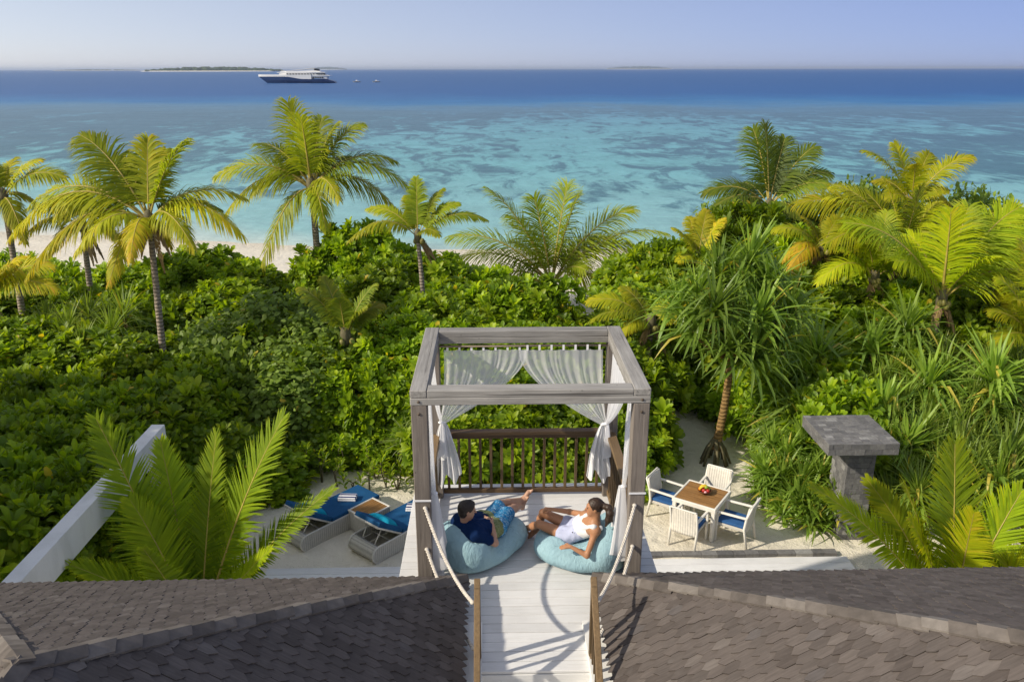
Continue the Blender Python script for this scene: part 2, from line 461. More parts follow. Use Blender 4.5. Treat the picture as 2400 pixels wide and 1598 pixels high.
def make_roof(side, label):
    rng = random.Random(3 + side)
    root = tag(empty('shingled_roof', (XC + side * EAVE_U, EAVE_Y, EAVE_Z)), label, 'roof')
    O = Vector(root.location)
    X = lambda u: XC + side * u
    c_in = Vector((X(EAVE_U), EAVE_Y, EAVE_Z)); apex = Vector((X(EAVE_U + RUN_IN), EAVE_Y - RUN_SEA, EAVE_Z + RISE))
    c_out = Vector((X(EAVE_U + RUN_IN + RUN_OUT), EAVE_Y, EAVE_Z))
    rid = Vector((apex.x, RIDGE_END, apex.z)); e_in = Vector((c_in.x, RIDGE_END, EAVE_Z)); e_out = Vector((c_out.x, RIDGE_END, EAVE_Z))
    b = MB()
    for poly in ((c_in, apex, rid, e_in), (c_out, e_out, rid, apex), (c_in, c_out, apex)):
        b.poly([p - O for p in poly])
    dz = Vector((0, 0, -.14))
    for a_, b_ in ((c_in, c_out), (c_in, e_in), (c_out, e_out)):
        b.poly([a_ - O, b_ - O, b_ + dz - O, a_ + dz - O])
    b.poly([p + dz - O for p in (c_in, c_out, e_out, e_in)])
    b.build('roof_underlay', M_SOFFIT, root)
    # shingle places: (matrix, weight)
    places = []
    def plane(o, a, top, poly3):
        a = a.normalized(); up = (top - o); up = (up - a * up.dot(a)).normalized()
        n = a.cross(up)
        if n.z < 0: n = -n
        a2 = up.cross(n)                       # right handed: a2, up, n
        poly = [((p - o).dot(a2), (p - o).dot(up)) for p in poly3]
        u0, u1 = min(p[0] for p in poly), max(p[0] for p in poly); v1 = max(p[1] for p in poly)
        row = 0; v = -.05
        while v < v1:
            u = u0 - (SH_W / 2 if row % 2 else 0)
            while u < u1 + SH_W:
                c = (u, max(v + SH_E * .5, .02))
                if in_poly(c, poly):
                    j = rng.uniform(-.008, .008)
                    P = o + a2 * (u + rng.uniform(-.004, .004)) + up * (v + j) + n * rng.uniform(.0, .006)
                    R = Matrix((a2, up, n)).transposed() @ Matrix.Rotation(rng.uniform(-.022, .022), 3, 'Z') @ Matrix.Rotation(rng.uniform(-.012, .012), 3, 'X')
                    # next to a hip or ridge the shingle is cut short so that its head stays under the capping
                    k = 1.0
                    while k > .2 and not all(in_poly((u + q * SH_W * .5, v + SH_L * k), poly) for q in (-1, 1)): k -= .06
                    if k <= .2: u += SH_W; continue
                    M = Matrix.Translation(P) @ R.to_4x4() @ Matrix.Diagonal((1, k, 1, 1))
                    s = px_of(P + up * SH_E * .5)
                    w = 0
                    if s and -60 < s[0] < 2415 and 1200 < s[1] < 1600:
                        view = (Vector((0, 0, CAMZ)) - P); w = max(0, n.dot(view.normalized())) / view.length_squared
                    places.append((w, M))
                u += SH_W
            v += SH_E; row += 1
    plane(c_in, (e_in - c_in), apex, (c_in, apex, rid, e_in))
    plane(c_in, (c_out - c_in), apex, (c_in, c_out, apex))
    plane(c_out, (e_out - c_out), apex, (c_out, e_out, rid, apex))
    places.sort(key=lambda t: -t[0])
    for w, M in places[:262]:
        o = bpy.data.objects.new('shingle', SH_MESH[rng.randrange(6)])
        o.matrix_local = Matrix.Translation(-O) @ M
        link(o, root)
    VV, P5, P4, A, k = [], [], [], [], 0
    for w, M in places[262:]:
        V, p5, p4 = SH_SHAPES[rng.randrange(6)]
        Mn = np.array(Matrix.Translation(-O) @ M)
        VV.append(V @ Mn[:3, :3].T + Mn[:3, 3]); P5.append(np.array(p5) + k); P4.append(np.array(p4) + k)
        A.append(np.full(len(V), rng.random())); k += len(V)
    o = obj('shingle_field', mesh_np('shingle_field', np.concatenate(VV), [np.concatenate(P5), np.concatenate(P4)], {'var': np.concatenate(A)}, smooth=False), M_SH_VAR, root)
    o['kind'] = 'stuff'
    # capping shingles along the hips and the ridge: folded pieces lapping each other
    def caps(a, b, nl, nr):
        d = (b - a); L = d.length; d.normalize(); n = int(L / .20)
        for i in range(n):
            p0 = a + d * (L * i / n - .02); p1 = a + d * (L * (i + 1) / n + .07)
            lift = (nl + nr).normalized()
            q0 = p0 + lift * (.056 + rng.uniform(0, .012)); q1 = p1 + lift * .042
            wl = d.cross(nl).normalized(); wr = d.cross(nr).normalized()
            if wl.dot(nr) > 0: wl = -wl
            if wr.dot(nl) > 0: wr = -wr
            W = .098 + rng.uniform(-.012, .012); T = lift * .018
            cut = d * rng.uniform(.03, .06)
            pts = [q0 + wl * W + cut, q0, q0 + wr * W + cut, q1 + wr * W, q1, q1 + wl * W]
            bm = MB(); vs = [bm.bm.verts.new(p - O) for p in pts] + [bm.bm.verts.new(p - T - O) for p in pts]
            for f in ((0,1,4,5),(1,2,3,4),(6,11,10,7),(7,10,9,8),(0,6,7,1),(1,7,8,2),(2,8,9,3),(3,9,10,4),(4,10,11,5),(5,11,6,0)):
                bm.bm.faces.new([vs[k] for k in f])
            bm.build('cap_shingle', M_CAP, root)
    n_in = Vector((-side * RISE, 0, RUN_IN)).normalized(); n_out = Vector((side * RISE, 0, RUN_OUT)).normalized(); n_sea = Vector((0, RISE, RUN_SEA)).normalized()
    caps(c_in, apex, n_in, n_sea); caps(c_out, apex, n_out, n_sea); caps(apex, rid, n_in, n_out)
    return root

def m_cap():
    t = NT('sun_bleached_cap_shingle'); oi = t.n('ObjectInfo'); v = t.world((9, 9, 9))
    g = t.noise(v, 1.0, 6, .6)
    base = t.ramp(oi.outputs['Random'], [(0, (.10, .086, .076)), (.5, (.14, .121, .107)), (1, (.20, .178, .158))])
    return t.done(t.bsdf(t.mix(.7, base, t.ramp(g, [(.3, .65), (.7, 1.25)]), 'MULTIPLY'), .8, t.bump(g, .4, .004), .2))
M_CAP = m_cap()
make_roof(-1, 'brown shingled hip roof left of the white stairs, its near slope in shade')
make_roof(1, 'brown shingled hip roof right of the white stairs, its near slope sunlit')

villa = tag(empty('villa_wall', (XC, 3, 0)), 'white rendered villa walls below the shingled roofs and deck', 'wall')
for nm, bx in (('wall_block', (-5.6, -.55, -4, 4.45, 0, 3.26)), ('wall_block', (.55, 5.6, -4, 4.45, 0, 3.26)), ('deck_base', (-1.42, 1.42, 5.05, 7.55, 0, 3.02))):
    MB().box(*bx).build(nm, M_WHITE, villa)

# deck of white painted boards
M_BOARD = None
def m_board():
    t = NT('white_painted_board'); oi = t.n('ObjectInfo'); tc = t.n('TexCoord')
    add = t.n('VectorMath', operation='ADD'); cb = t.n('CombineXYZ'); m = t.math('MULTIPLY', oi.outputs['Random'], 53.0)
    t.l(m, cb.inputs[0]); t.l(m, cb.inputs[1]); t.l(tc.outputs['Object'], add.inputs[0]); t.l(cb.outputs[0], add.inputs[1])
    mp = t.n('Mapping'); mp.inputs['Scale'].default_value = (2.2, 26, 26); t.l(add.outputs[0], mp.inputs[0])
    g = t.noise(mp.outputs[0], 1, 7, .65)
    col = t.ramp(g, [(.28, (.62, .61, .59)), (.42, (.72, .715, .705)), (.7, (.765, .76, .755))])
    sp = t.noise(add.outputs[0], 55, 3); big = t.noise(add.outputs[0], 2.2, 5)
    col = t.mix(t.ramp(sp, [(.67, 0), (.74, .6)]), col, (.38, .36, .33))
    col = t.mix(.5, col, t.ramp(big, [(.3, .80), (.7, 1.04)]), 'MULTIPLY')
    col = t.mix(1, col, t.ramp(oi.outputs['Random'], [(0, .90), (1, 1.04)]), 'MULTIPLY')
    return t.done(t.bsdf(col, .62, t.bump(g, .35, .003), .3))
M_BOARD = m_board()
deck = tag(empty('roof_deck', (XC, 8, DECK)), kind='structure')
BW = .152
nb = int(round((10.68 - 6.74) / BW))
for i in range(nb):
    y0 = 6.74 + (10.68 - 6.74) * i / nb; y1 = 6.74 + (10.68 - 6.74) * (i + 1) / nb
    half = 1.565 if y0 > 7.95 else .93
    o = MB().box(-half, half, -(y1 - y0 - .007) / 2, (y1 - y0 - .007) / 2, -.032, random.uniform(-.0015, .0015), .004).build('plank', M_BOARD, deck)
    o.location = (0, (y0 + y1) / 2 - 8, 0)
MB().box(-1.54, 1.54, 0.0, 2.64, -.16, -.036).build('deck_frame', M_WHITE, deck)
MB().box(-.9, .9, -1.24, -.003, -.16, -.036).build('deck_frame', M_WHITE, deck)
stairs = tag(empty('stairs', (XC, 6.74, DECK)), 'white boarded stairs running down from the roof deck between the roofs', 'stairs')
for i in range(11):
    z = -.21 * (i + 1); y = -.23 * i
    MB().box(-.75, .75, y - .25, y - .012, z - .03, z, .005).build('tread', M_BOARD, stairs)
    MB().box(-.75, .75, y - .010, y + .012, z + .002, z + .172, .002).build('riser', M_BOARD, stairs)

# terraces at the foot of the house, boards running along it
def terrace(name, label, x0, x1, y0, y1):
    r = tag(empty(name, ((x0 + x1) / 2, (y0 + y1) / 2, .1)), kind='structure'); n = int((y1 - y0) / .2)
    for i in range(n):
        a = (y1 - y0) * (i / n - .5); b_ = (y1 - y0) * ((i + 1) / n - .5)
        MB().box(-(x1 - x0) / 2, (x1 - x0) / 2, a, b_ - .008, -.14, .0, .004).build('plank', M_BOARD, r)
terrace('terrace', '', 1.9, 6.75, 11.3, 13.34)
terrace('terrace', '', -4.3, -1.25, 11.3, 13.22)

# ------------------------------------------------------------------ pergola
M_GREYX = wood('grey_weathered_timber_x', (.40, .385, .36), (.19, .178, .165), 0)
M_GREYY = wood('grey_weathered_timber_y', (.40, .385, .36), (.19, .178, .165), 1)
M_GREYZ = wood('grey_brown_post_timber', (.27, .235, .205), (.13, .11, .095), 2)
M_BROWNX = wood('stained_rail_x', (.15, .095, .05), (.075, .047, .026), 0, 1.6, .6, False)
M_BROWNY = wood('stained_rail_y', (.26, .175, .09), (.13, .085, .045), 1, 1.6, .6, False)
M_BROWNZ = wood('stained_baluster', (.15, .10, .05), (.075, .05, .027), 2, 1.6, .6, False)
PX0, PX1, PY0, PY1, PT = XC - 1.315, XC + 1.315, 8.17, 10.44, 5.70
PW = .185
perg = tag(empty('pergola', (XC, 9.3, DECK)), 'open grey timber pergola with white curtains standing on the roof deck', 'pergola')
PO = Vector(perg.location)
def pbox(name, mat, *boxes, bevel=.008):
    b = MB()
    c = Vector(((boxes[0][0] + boxes[0][1]) / 2, (boxes[0][2] + boxes[0][3]) / 2, (boxes[0][4] + boxes[0][5]) / 2))
    for q in boxes: b.box(q[0]-c.x, q[1]-c.x, q[2]-c.y, q[3]-c.y, q[4]-c.z, q[5]-c.z, bevel)
    o = b.build(name, mat, perg); o.location = c - PO; return o
BH = .175; zb = PT - BH; zm = PT - BH * .5
for x0 in (PX0, PX1 - PW):
    for y0 in (PY0, PY1 - PW):
        pbox('post', M_GREYZ, (x0 + .004, x0 + PW - .004, y0 + .004, y0 + PW - .004, DECK + .002, zb - .002))
for x0 in (PX0, PX1 - PW):
    pbox('side_beam', M_GREYY, (x0, x0 + PW, PY0, PY1, zm + .0015, PT), (x0, x0 + PW, PY0 + PW + .002, PY1 - PW - .002, zb, zm + .001))
for y0 in (PY0, PY1 - PW):
    pbox('cross_beam', M_GREYX, (PX0, PX1, y0, y0 + PW, zb, zm - .0015), (PX0 + PW + .002, PX1 - PW - .002, y0 + .001, y0 + PW - .001, zm - .001, PT - .003))
M_BOLT = simple('rusty_bolt', (.10, .075, .055), .6)
for bx in (PX0 + PW * .5, PX1 - PW * .5):
    for bz in (zb + .045, zb - .10, DECK + .12):
        for by, sg in ((PY0, -1),):
            o = MB().tube([(0, 0, 0), (0, sg * .010, 0)], .016, 10).build('bolt', M_BOLT, perg, True); o.location = Vector((bx, by + (.0 if bz > zb else .004), bz)) - PO
M_ROD = wood('bamboo_rod', (.32, .26, .2), (.18, .14, .1), 0, 2, .6, False)
ROD_Z = zb - .045
def rod(a, b): MB().tube([Vector(a) - PO, Vector(b) - PO], .017, 8).build('curtain_rod', M_ROD, perg, True)
rod((PX0 + PW, PY1 - .15, ROD_Z), (PX1 - PW, PY1 - .15, ROD_Z))
rod((PX0 + .12, PY0 + PW, ROD_Z - .04), (PX0 + .12, PY1 - PW, ROD_Z - .04))
rod((PX1 - .12, PY0 + PW, ROD_Z - .04), (PX1 - .12, PY1 - PW, ROD_Z - .04))

# railings of the deck: far side, left side, right side
def railing(label, a, b, axis, mats, n, group=None):
    a, b = Vector(a), Vector(b); r = tag(empty('deck_railing', a), label, 'railing'); d = b - a; L = d.length
    u = d.normalized()
    def bar(nm, z, w, h, m, ext=0):
        o = MB().bar(Vector((0,0,0)) - u * ext, u * (L + ext), w, h, bevel=.006).build(nm, m, r); o.location = (0, 0, z)
    bar('top_rail', .985, .125, .05, mats[0]); bar('under_rail', .925, .05, .06, mats[0]); bar('bottom_rail', .075, .055, .07, mats[0])
    for i in range(n):
        p = u * (L * (i + .5) / n)
        o = MB().box(-.019, .019, -.019, .019, -.39, .39, .003).build('baluster', mats[1], r); o.location = (p.x, p.y, .502)
    return r
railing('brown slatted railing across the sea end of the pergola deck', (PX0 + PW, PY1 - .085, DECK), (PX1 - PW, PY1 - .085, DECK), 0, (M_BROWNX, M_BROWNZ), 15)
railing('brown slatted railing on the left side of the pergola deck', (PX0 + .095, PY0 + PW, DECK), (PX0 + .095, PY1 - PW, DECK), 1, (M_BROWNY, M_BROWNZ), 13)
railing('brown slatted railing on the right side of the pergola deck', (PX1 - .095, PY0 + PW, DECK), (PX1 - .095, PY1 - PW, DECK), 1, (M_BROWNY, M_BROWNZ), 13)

# handrails of the stairs, running down towards the house
def handrail(side, label):
    x = XC + side * .585; r = tag(empty('stair_handrail', (x, 6.9, DECK)), label, 'handrail')
    top = Vector((0, .06, .955)); end = Vector((0, -2.4, -1.55))
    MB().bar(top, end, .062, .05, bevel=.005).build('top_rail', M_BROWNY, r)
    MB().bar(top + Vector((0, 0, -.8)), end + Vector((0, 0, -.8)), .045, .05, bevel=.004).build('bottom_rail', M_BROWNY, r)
    o = MB().box(-.03, .03, -.03, .03, 0.004, .905, .004).build('newel_post', M_BROWNZ, r)
    for i in range(1, 18):
        p = Vector((0, -.135 * i, 0)); z = .955 - (.135 * i + .06) * 2.505 / 2.46
        o = MB().box(-.017, .017, -.017, .017, -.40, .40, .003).build('baluster', M_BROWNZ, r); o.location = (0, p.y, z - .42)
handrail(-1, 'brown wooden handrail on the left of the white stairs')
handrail(1, 'brown wooden handrail with slats on the right of the white stairs')

# ropes from the pergola posts to the stair newels
M_ROPE = simple('twisted_rope', (.62, .57, .50), .9, .2, 30, .4, 200)
def rope(a, b, sag, label):
    a, b = Vector(a), Vector(b); L = (b - a).length
    def c(t): return a.lerp(b, t) + Vector((0, 0, -sag * 4 * t * (1 - t)))
    r = tag(empty('rope', a), label, 'rope', 'ropes strung beside the stairs'); n = int(L / .009)
    side = (b - a).cross(Vector((0, 0, 1))).normalized(); up = side.cross((b - a).normalized())
    for k in range(3):
        pts = []
        for i in range(n + 1):
            t = i / n; ph = t * L / .10 * 2 * math.pi + k * 2 * math.pi / 3
            pts.append(c(t) + side * math.cos(ph) * .0115 + up * math.sin(ph) * .0115 - a)
        MB().tube(pts, .0103, 6).build('strand', M_ROPE, r, True)
    for q in (a, b): MB().ball(q - a, .026, (1, 1, .8)).build('knot', M_ROPE, r, True)
LN, RN = Vector((XC - .585 - .05, 6.9, 0)), Vector((XC + .585 + .05, 6.9, 0))
lp, rp = Vector((PX0 + .12, PY0 - .012, 0)), Vector((PX1 - .12, PY0 - .012, 0))
Z = lambda z: Vector((0, 0, z))
rope(lp + Z(4.27), LN + Z(3.92), .15, 'upper of the two pale ropes left of the stairs')
rope(lp + Z(3.73), LN + Z(3.36), .12, 'lower of the two pale ropes left of the stairs')
rope(rp + Z(4.27), RN + Z(3.92), .15, 'upper of the two pale ropes right of the stairs')
rope(rp + Z(3.73), RN + Z(3.42), .12, 'lower of the two pale ropes right of the stairs')

# ------------------------------------------------------------------ curtains
def m_sheer():
    t = NT('sheer_white_voile'); v = t.coord('Object')
    d = t.n('BsdfDiffuse'); d.inputs[0].default_value = (.92, .92, .93, 1)
    tr = t.n('BsdfTranslucent'); tr.inputs[0].default_value = (.90, .90, .91, 1)
    tp = t.n('BsdfTransparent')
    m1 = t.n('MixShader'); m1.inputs[0].default_value = .5; t.l(d.outputs[0], m1.inputs[1]); t.l(tr.outputs[0], m1.inputs[2])
    a = t.n('Attribute'); a.attribute_name = 'u'
    lw = t.n('LayerWeight'); lw.inputs[0].default_value = .5
    m2 = t.n('MixShader'); fac = t.math('ADD', t.math('MULTIPLY', t.math('POWER', lw.outputs['Facing'], 2.0), .6), .60, clamp=True)
    t.l(fac, m2.inputs[0]); t.l(tp.outputs[0], m2.inputs[1]); t.l(m1.outputs[0], m2.inputs[2])
    return t.done(m2.outputs[0])
M_SHEER = m_sheer()
M_CLOTH = simple('white_curtain_tie', (.8, .8, .82), .85, .05)
def m_opaque():
    t = NT('bunched_white_voile')
    d = t.n('BsdfDiffuse'); d.inputs[0].default_value = (.92, .92, .93, 1)
    tr = t.n('BsdfTranslucent'); tr.inputs[0].default_value = (.90, .90, .91, 1)
    m1 = t.n('MixShader'); m1.inputs[0].default_value = .35; t.l(d.outputs[0], m1.inputs[1]); t.l(tr.outputs[0], m1.inputs[2])
    return t.done(m1.outputs[0])
M_BUNCH = m_opaque()

def curtain(label, a, b, tie, tail, power=2.4, folds=9, amp=.035, flare=.46, seed=0, tabs=7, ta=.032):
    """Sheer panel hung on a rod from a (outer) to b (inner), swept to the tie, with its tail below."""
    a, b, tie = Vector(a), Vector(b), Vector(tie)
    r = tag(empty('curtain', tie), label, 'curtain', 'white pergola curtains')
    rng = random.Random(seed); ph = [rng.uniform(0, 6.3) for _ in range(4)]
    rd = (b - a).normalized(); nrm = Vector((-rd.y, rd.x, 0))
    def P(u, v):
        top = a.lerp(b, u); w = v ** power
        k = (u - .5)
        end = tie + rd * k * .09
        p = top.lerp(end, w); p.z = top.z + (tie.z - top.z) * (v - .10 * math.sin(math.pi * v) * (u ** 2))
        p.z -= .012 * abs(math.sin(u * math.pi * (tabs - 1))) * (1 - v)
        uu = u + .05 * math.sin(u * 9 + ph[3]) + .03 * math.sin(u * 21 + ph[2])
        f = max(-.3, math.sin(uu * folds * math.pi + ph[0])) ** 3 + .35 * math.sin(u * folds * 2.3 * math.pi + ph[1] + v)
        p += nrm * f * amp * (.25 + .75 * min(1, v * 2.2)) * (1 - .45 * w)
        return p - tie
    grid_sheet('panel', P, 110, 34, M_SHEER, r)
    def T(u, v):
        k = u - .5; w = .07 + (flare - .07) * v ** .7
        f = math.sin(u * 5 * 2 * math.pi + ph[1]) + .6 * math.sin(u * 23 + ph[3])
        z = -tail * v * (1 - .16 * math.sin(u * 7 + ph[0]) ** 2 - .12 * u)
        return rd * (k * w + .02 * math.sin(v * 4 + ph[2]) * v) + nrm * (f * ta * (.4 + v) + .02) + Vector((0, 0, z))
    grid_sheet('tail', T, 70, 24, M_BUNCH, r)
    MB().ball((0, 0, 0), .034, (1.1, 1, .6)).build('tie', M_CLOTH, r, True)
    for i in range(tabs):
        p = a.lerp(b, (i + .3) / tabs) - tie
        MB().bar(p + Z(-.012), p + Z(.065), .028, .006, (nrm.x, nrm.y, 0)).build('tab', M_CLOTH, r)
yr = PY1 - .15
lt = at(1011, 972, y=PY1 - .25); rt = at(1397, 975, y=PY1 - .25)
lt.x, rt.x = PX0 + PW + .03, PX1 - PW - .03
curtain('sheer white curtain swept to the far left post of the pergola', (PX0 + PW + .06, yr, ROD_Z - .05), (XC + .06, yr, ROD_Z - .05), lt, 1.05, seed=1)
curtain('sheer white curtain swept to the far right post of the pergola', (PX1 - PW - .06, yr - .02, ROD_Z - .05), (XC - .06, yr - .02, ROD_Z - .05), rt, .95, seed=2)
ln_t = Vector((PX0 + PW + .035, PY0 + PW * .9, 4.36)); rn_t = Vector((PX1 - PW - .035, PY0 + PW * .9, 4.42))
curtain('white side curtain tied to the near left post of the pergola', (PX0 + .12, PY0 + PW + .03, ROD_Z - .09), (PX0 + .12, 9.35, ROD_Z - .09), ln_t, 1.1, 1.6, 5, .07, .3, 3, 5, .075)
curtain('white side curtain tied to the near right post of the pergola', (PX1 - .12, PY0 + PW + .03, ROD_Z - .09), (PX1 - .12, 8.85, ROD_Z - .09), rn_t, 1.0, 1.5, 4, .06, .26, 4, 4, .06)
curtain('white side curtain looped to the far right post of the pergola', (PX1 - .12, PY1 - PW - .05, ROD_Z - .09), (PX1 - .12, 9.15, ROD_Z - .09), rt + Vector((.03, -.03, .02)), .55, 2.2, 5, .03, .22, 5, 5)
curtain('white side curtain looped to the far left post of the pergola', (PX0 + .12, PY1 - PW - .05, ROD_Z - .09), (PX0 + .12, 9.55, ROD_Z - .09), lt + Vector((-.03, -.03, .02)), .6, 2.2, 5, .03, .22, 6, 4)
# cloth ties round the near posts
for x0, tz in ((PX0, 4.36), (PX1 - PW, 4.42)):
    MB().box(x0 - .006 - PO.x, x0 + PW + .006 - PO.x, PY0 - .006 - PO.y, PY0 - .001 - PO.y, tz - .015 - PO.z, tz + .01 - PO.z, .002).build('cloth_tie', M_CLOTH, perg)

# ------------------------------------------------------------------ stone pillar with slab
def m_tile():
    t = NT('grey_slate_tile'); oi = t.n('ObjectInfo'); v = t.coord('Object', (1, 1, 1))
    add = t.n('VectorMath', operation='ADD'); cb = t.n('CombineXYZ'); m = t.math('MULTIPLY', oi.outputs['Random'], 71.0)
    for i in range(3): t.l(m, cb.inputs[i])
    t.l(v, add.inputs[0]); t.l(cb.outputs[0], add.inputs[1])
    g = t.noise(add.outputs[0], 14, 6, .65)
    base = t.ramp(oi.outputs['Random'], [(0, (.125, .123, .124)), (.5, (.155, .151, .150)), (.9, (.19, .185, .18)), (1, (.29, .285, .275))])
    return t.done(t.bsdf(t.mix(.7, base, t.ramp(g, [(.3, .6), (.7, 1.3)]), 'MULTIPLY'), .7, t.bump(g, .5, .006), .3))
M_TILE = m_tile(); M_GROUT = simple('dark_grout', (.085, .085, .085), .9)
pill = tag(empty('stone_pillar', (6.95, 14.3, 0)), 'grey slate tiled pillar carrying a square overhanging slab', 'pillar')
def clad(root, x0, x1, y0, y1, z0, z1, tw, th, seed, faces='-x-y+z+x'):
    rng = random.Random(seed)
    MB().box(x0 + .012, x1 - .012, y0 + .012, y1 - .012, z0 + .004, z1 - .012).build('core', M_GROUT, root)
    def run(o, a, b, n, A, B):
        rows = max(1, round(B / th)); h = B / rows
        for r in range(rows):
            c = 0.0; first = True
            while c < A - .004:
                w = tw * rng.uniform(.75, 1.3) * (.55 if first and r % 2 else 1); first = False
                if A - c - w < tw * .45: w = A - c
                p = .012 + rng.uniform(-.003, .005)
                m = Matrix.Translation(o + a * (c + w / 2) + b * (h * (r + .5))) @ Matrix((a, b, n)).transposed().to_4x4()
                q = MB().box(-w / 2 + .0015, w / 2 - .0015, -h / 2 + .0015, h / 2 - .0015, -.012, p - .012, .002).build('tile', M_TILE, root)
                q.matrix_local = m; c += w
    X, Y, Zv = Vector((1,0,0)), Vector((0,1,0)), Vector((0,0,1))
    if '-y' in faces: run(Vector((x0, y0 + .0, z0)), X, Zv, -Y, x1 - x0, z1 - z0)
    if '-x' in faces: run(Vector((x0, y1, z0)), -Y, Zv, -X, y1 - y0, z1 - z0)
    if '+x' in faces: run(Vector((x1, y0, z0)), Y, Zv, X, y1 - y0, z1 - z0)
    if '+z' in faces: run(Vector((x0, y0, z1)), X, Y, Zv, x1 - x0, y1 - y0)
clad(pill, -.67, .68, -.62, .73, 2.07, 2.3, .17, .105, 1, '-x-y+z')
clad(pill, -.08, .46, -.25, .45, 0, 2.06, .14, .115, 2, '-x-y')

strip = tag(empty('stone_kerb', (4.3, 13.55, .0)), 'dark slate kerb between the sand and the white terrace', 'kerb')
rng = random.Random(5); c = -2.35
while c < 2.3:
    w = rng.uniform(.22, .4); MB().box(c + .003, min(c + w, 2.35) - .003, -.08, .07, -.1, .085 + rng.uniform(0, .006), .004).build('tile', M_TILE, strip); c += w

# ------------------------------------------------------------------ white frame at the left
def m_masonry():
    t = NT('white_masonry_paint'); v = t.coord('Object'); st = t.noise(t.coord('Object', (1.2, 1.2, .35)), 2.0, 6, .6); g = t.noise(v, 24, 5)
    col = t.mix(t.ramp(st, [(.45, 0), (.75, .55)]), (.76, .76, .75), (.50, .50, .47))
    col = t.mix(t.ramp(t.noise(v, 9, 5, .7), [(.62, 0), (.72, .35)]), col, (.42, .42, .38))
    return t.done(t.bsdf(col, .8, t.bump(g, .5, .006), .2))
M_FRAME = m_masonry()
fr = tag(empty('white_garden_frame', (-6.5, 14.5, 0)), 'white painted garden frame with a long beam and end post at left', 'frame')
MB().box(-.13, .12, -9.0, 0.0, 1.99, 2.5, .006).build('beam', M_FRAME, fr)
MB().box(-.13, .117, -.42, -.003, 0, 1.988, .006).build('end_post', M_FRAME, fr)
MB().box(-.95, -.133, -.36, -.06, 0, .95, .006).build('low_wall', M_FRAME, fr)
# ================================================================== PLANTS
def m_leaf(name, stops, trans, rough=.36, tfac=.3, spec=.5, shift=.30):
    t = NT(name); a = t.n('Attribute'); a.attribute_name = 'var'
    oi = t.n('ObjectInfo')
    col = t.ramp(a.outputs['Fac'], stops)
    col = t.mix(1, col, t.ramp(oi.outputs['Random'], [(0, 1 - shift), (1, 1 + shift)]), 'MULTIPLY')
    nz = t.noise(t.coord('Object'), 9, 3); col = t.mix(.4, col, t.ramp(nz, [(.3, .8), (.7, 1.15)]), 'MULTIPLY')
    p = t.bsdf(col, rough, None, spec)
    tr = t.n('BsdfTranslucent')
    tcol = t.mix(1, col, trans, 'MULTIPLY'); t.l(tcol, tr.inputs[0])
    mx = t.n('MixShader'); mx.inputs[0].default_value = tfac
    t.l(p, mx.inputs[1]); t.l(tr.outputs[0], mx.inputs[2])
    return t.done(mx.outputs[0])

M_NAUPAKA = m_leaf('naupaka_leaf', [(0, (.085, .155, .010)), (.35, (.165, .265, .012)), (.7, (.265, .37, .014)), (.965, (.36, .44, .022)), (.985, (.52, .40, .03))], (1.9, 1.8, .6), .45, .44, .35)
M_HIBISC = m_leaf('sea_hibiscus_leaf', [(0, (.085, .135, .018)), (.5, (.165, .245, .035)), (.9, (.25, .34, .07)), (.985, (.30, .38, .10)), (1, (.46, .36, .04))], (1.7, 1.7, .7), .52, .38, .28)
M_STRAP = m_leaf('pandanus_leaf', [(0, (.11, .20, .03)), (.5, (.22, .33, .045)), (.85, (.33, .44, .07)), (.97, (.44, .52, .10)), (1, (.54, .45, .08))], (1.7, 1.7, .6), .42, .40)
M_GRASSY = m_leaf('fine_strap_leaf', [(0, (.12, .18, .03)), (.5, (.21, .29, .04)), (.9, (.30, .37, .06)), (1, (.46, .38, .06))], (1.7, 1.7, .6), .42, .40)
M_FROND = m_leaf('coconut_leaflet', [(0, (.12, .18, .010)), (.4, (.24, .30, .012)), (.75, (.40, .40, .014)), (.95, (.54, .44, .02)), (1, (.58, .40, .04))], (1.8, 1.7, .7), .52, .36, .22)
M_FRONDG = m_leaf('green_coconut_leaflet', [(0, (.065, .115, .014)), (.5, (.15, .21, .018)), (.9, (.28, .30, .022)), (1, (.42, .34, .03))], (1.7, 1.7, .7), .52, .32, .22)
M_FRONDY = m_leaf('young_coconut_leaflet', [(0, (.13, .22, .008)), (.5, (.28, .38, .010)), (.9, (.46, .48, .012)), (1, (.56, .48, .03))], (1.7, 1.6, .6), .52, .38, .22)
M_DEAD = m_leaf('dead_palm_leaf', [(0, (.16, .10, .05)), (.5, (.27, .18, .09)), (1, (.40, .29, .15))], (1.2, 1.1, 1), .8, .2, .1)
M_NUT = simple('young_coconut', (.22, .20, .05), .5, .25, 9, .2)
M_RACHIS = simple('yellow_midrib', (.38, .30, .07), .5, .2, 6, .1)
M_TWIG = simple('green_brown_twig', (.12, .105, .055), .8, .3, 12, .3)

def m_trunk(name, c1, c2):
    t = NT(name); v = t.coord('Object', (1, 1, 1))
    sp = t.n('SeparateXYZ'); t.l(v, sp.inputs[0])
    w = t.n('TexWave', wave_type='BANDS', bands_direction='Z'); w.inputs['Scale'].default_value = 3.4; w.inputs['Distortion'].default_value = 3.0
    w.inputs['Detail'].default_value = 3; w.inputs['Detail Scale'].default_value = 2.0; t.l(v, w.inputs['Vector'])
    n = t.noise(v, 14, 6); col = t.mix(.6, t.ramp(n, [(.3, c2), (.7, c1)]), t.ramp(w.outputs['Fac'], [(.05, tuple(x * .45 for x in c2)), (.4, c1)]))
    h = t.math('ADD', t.math('MULTIPLY', w.outputs['Fac'], .8), t.math('MULTIPLY', n, .4))
    return t.done(t.bsdf(col, .85, t.bump(h, .7, .03), .15))
M_TRUNK = m_trunk('coconut_trunk', (.36, .30, .24), (.20, .165, .13))
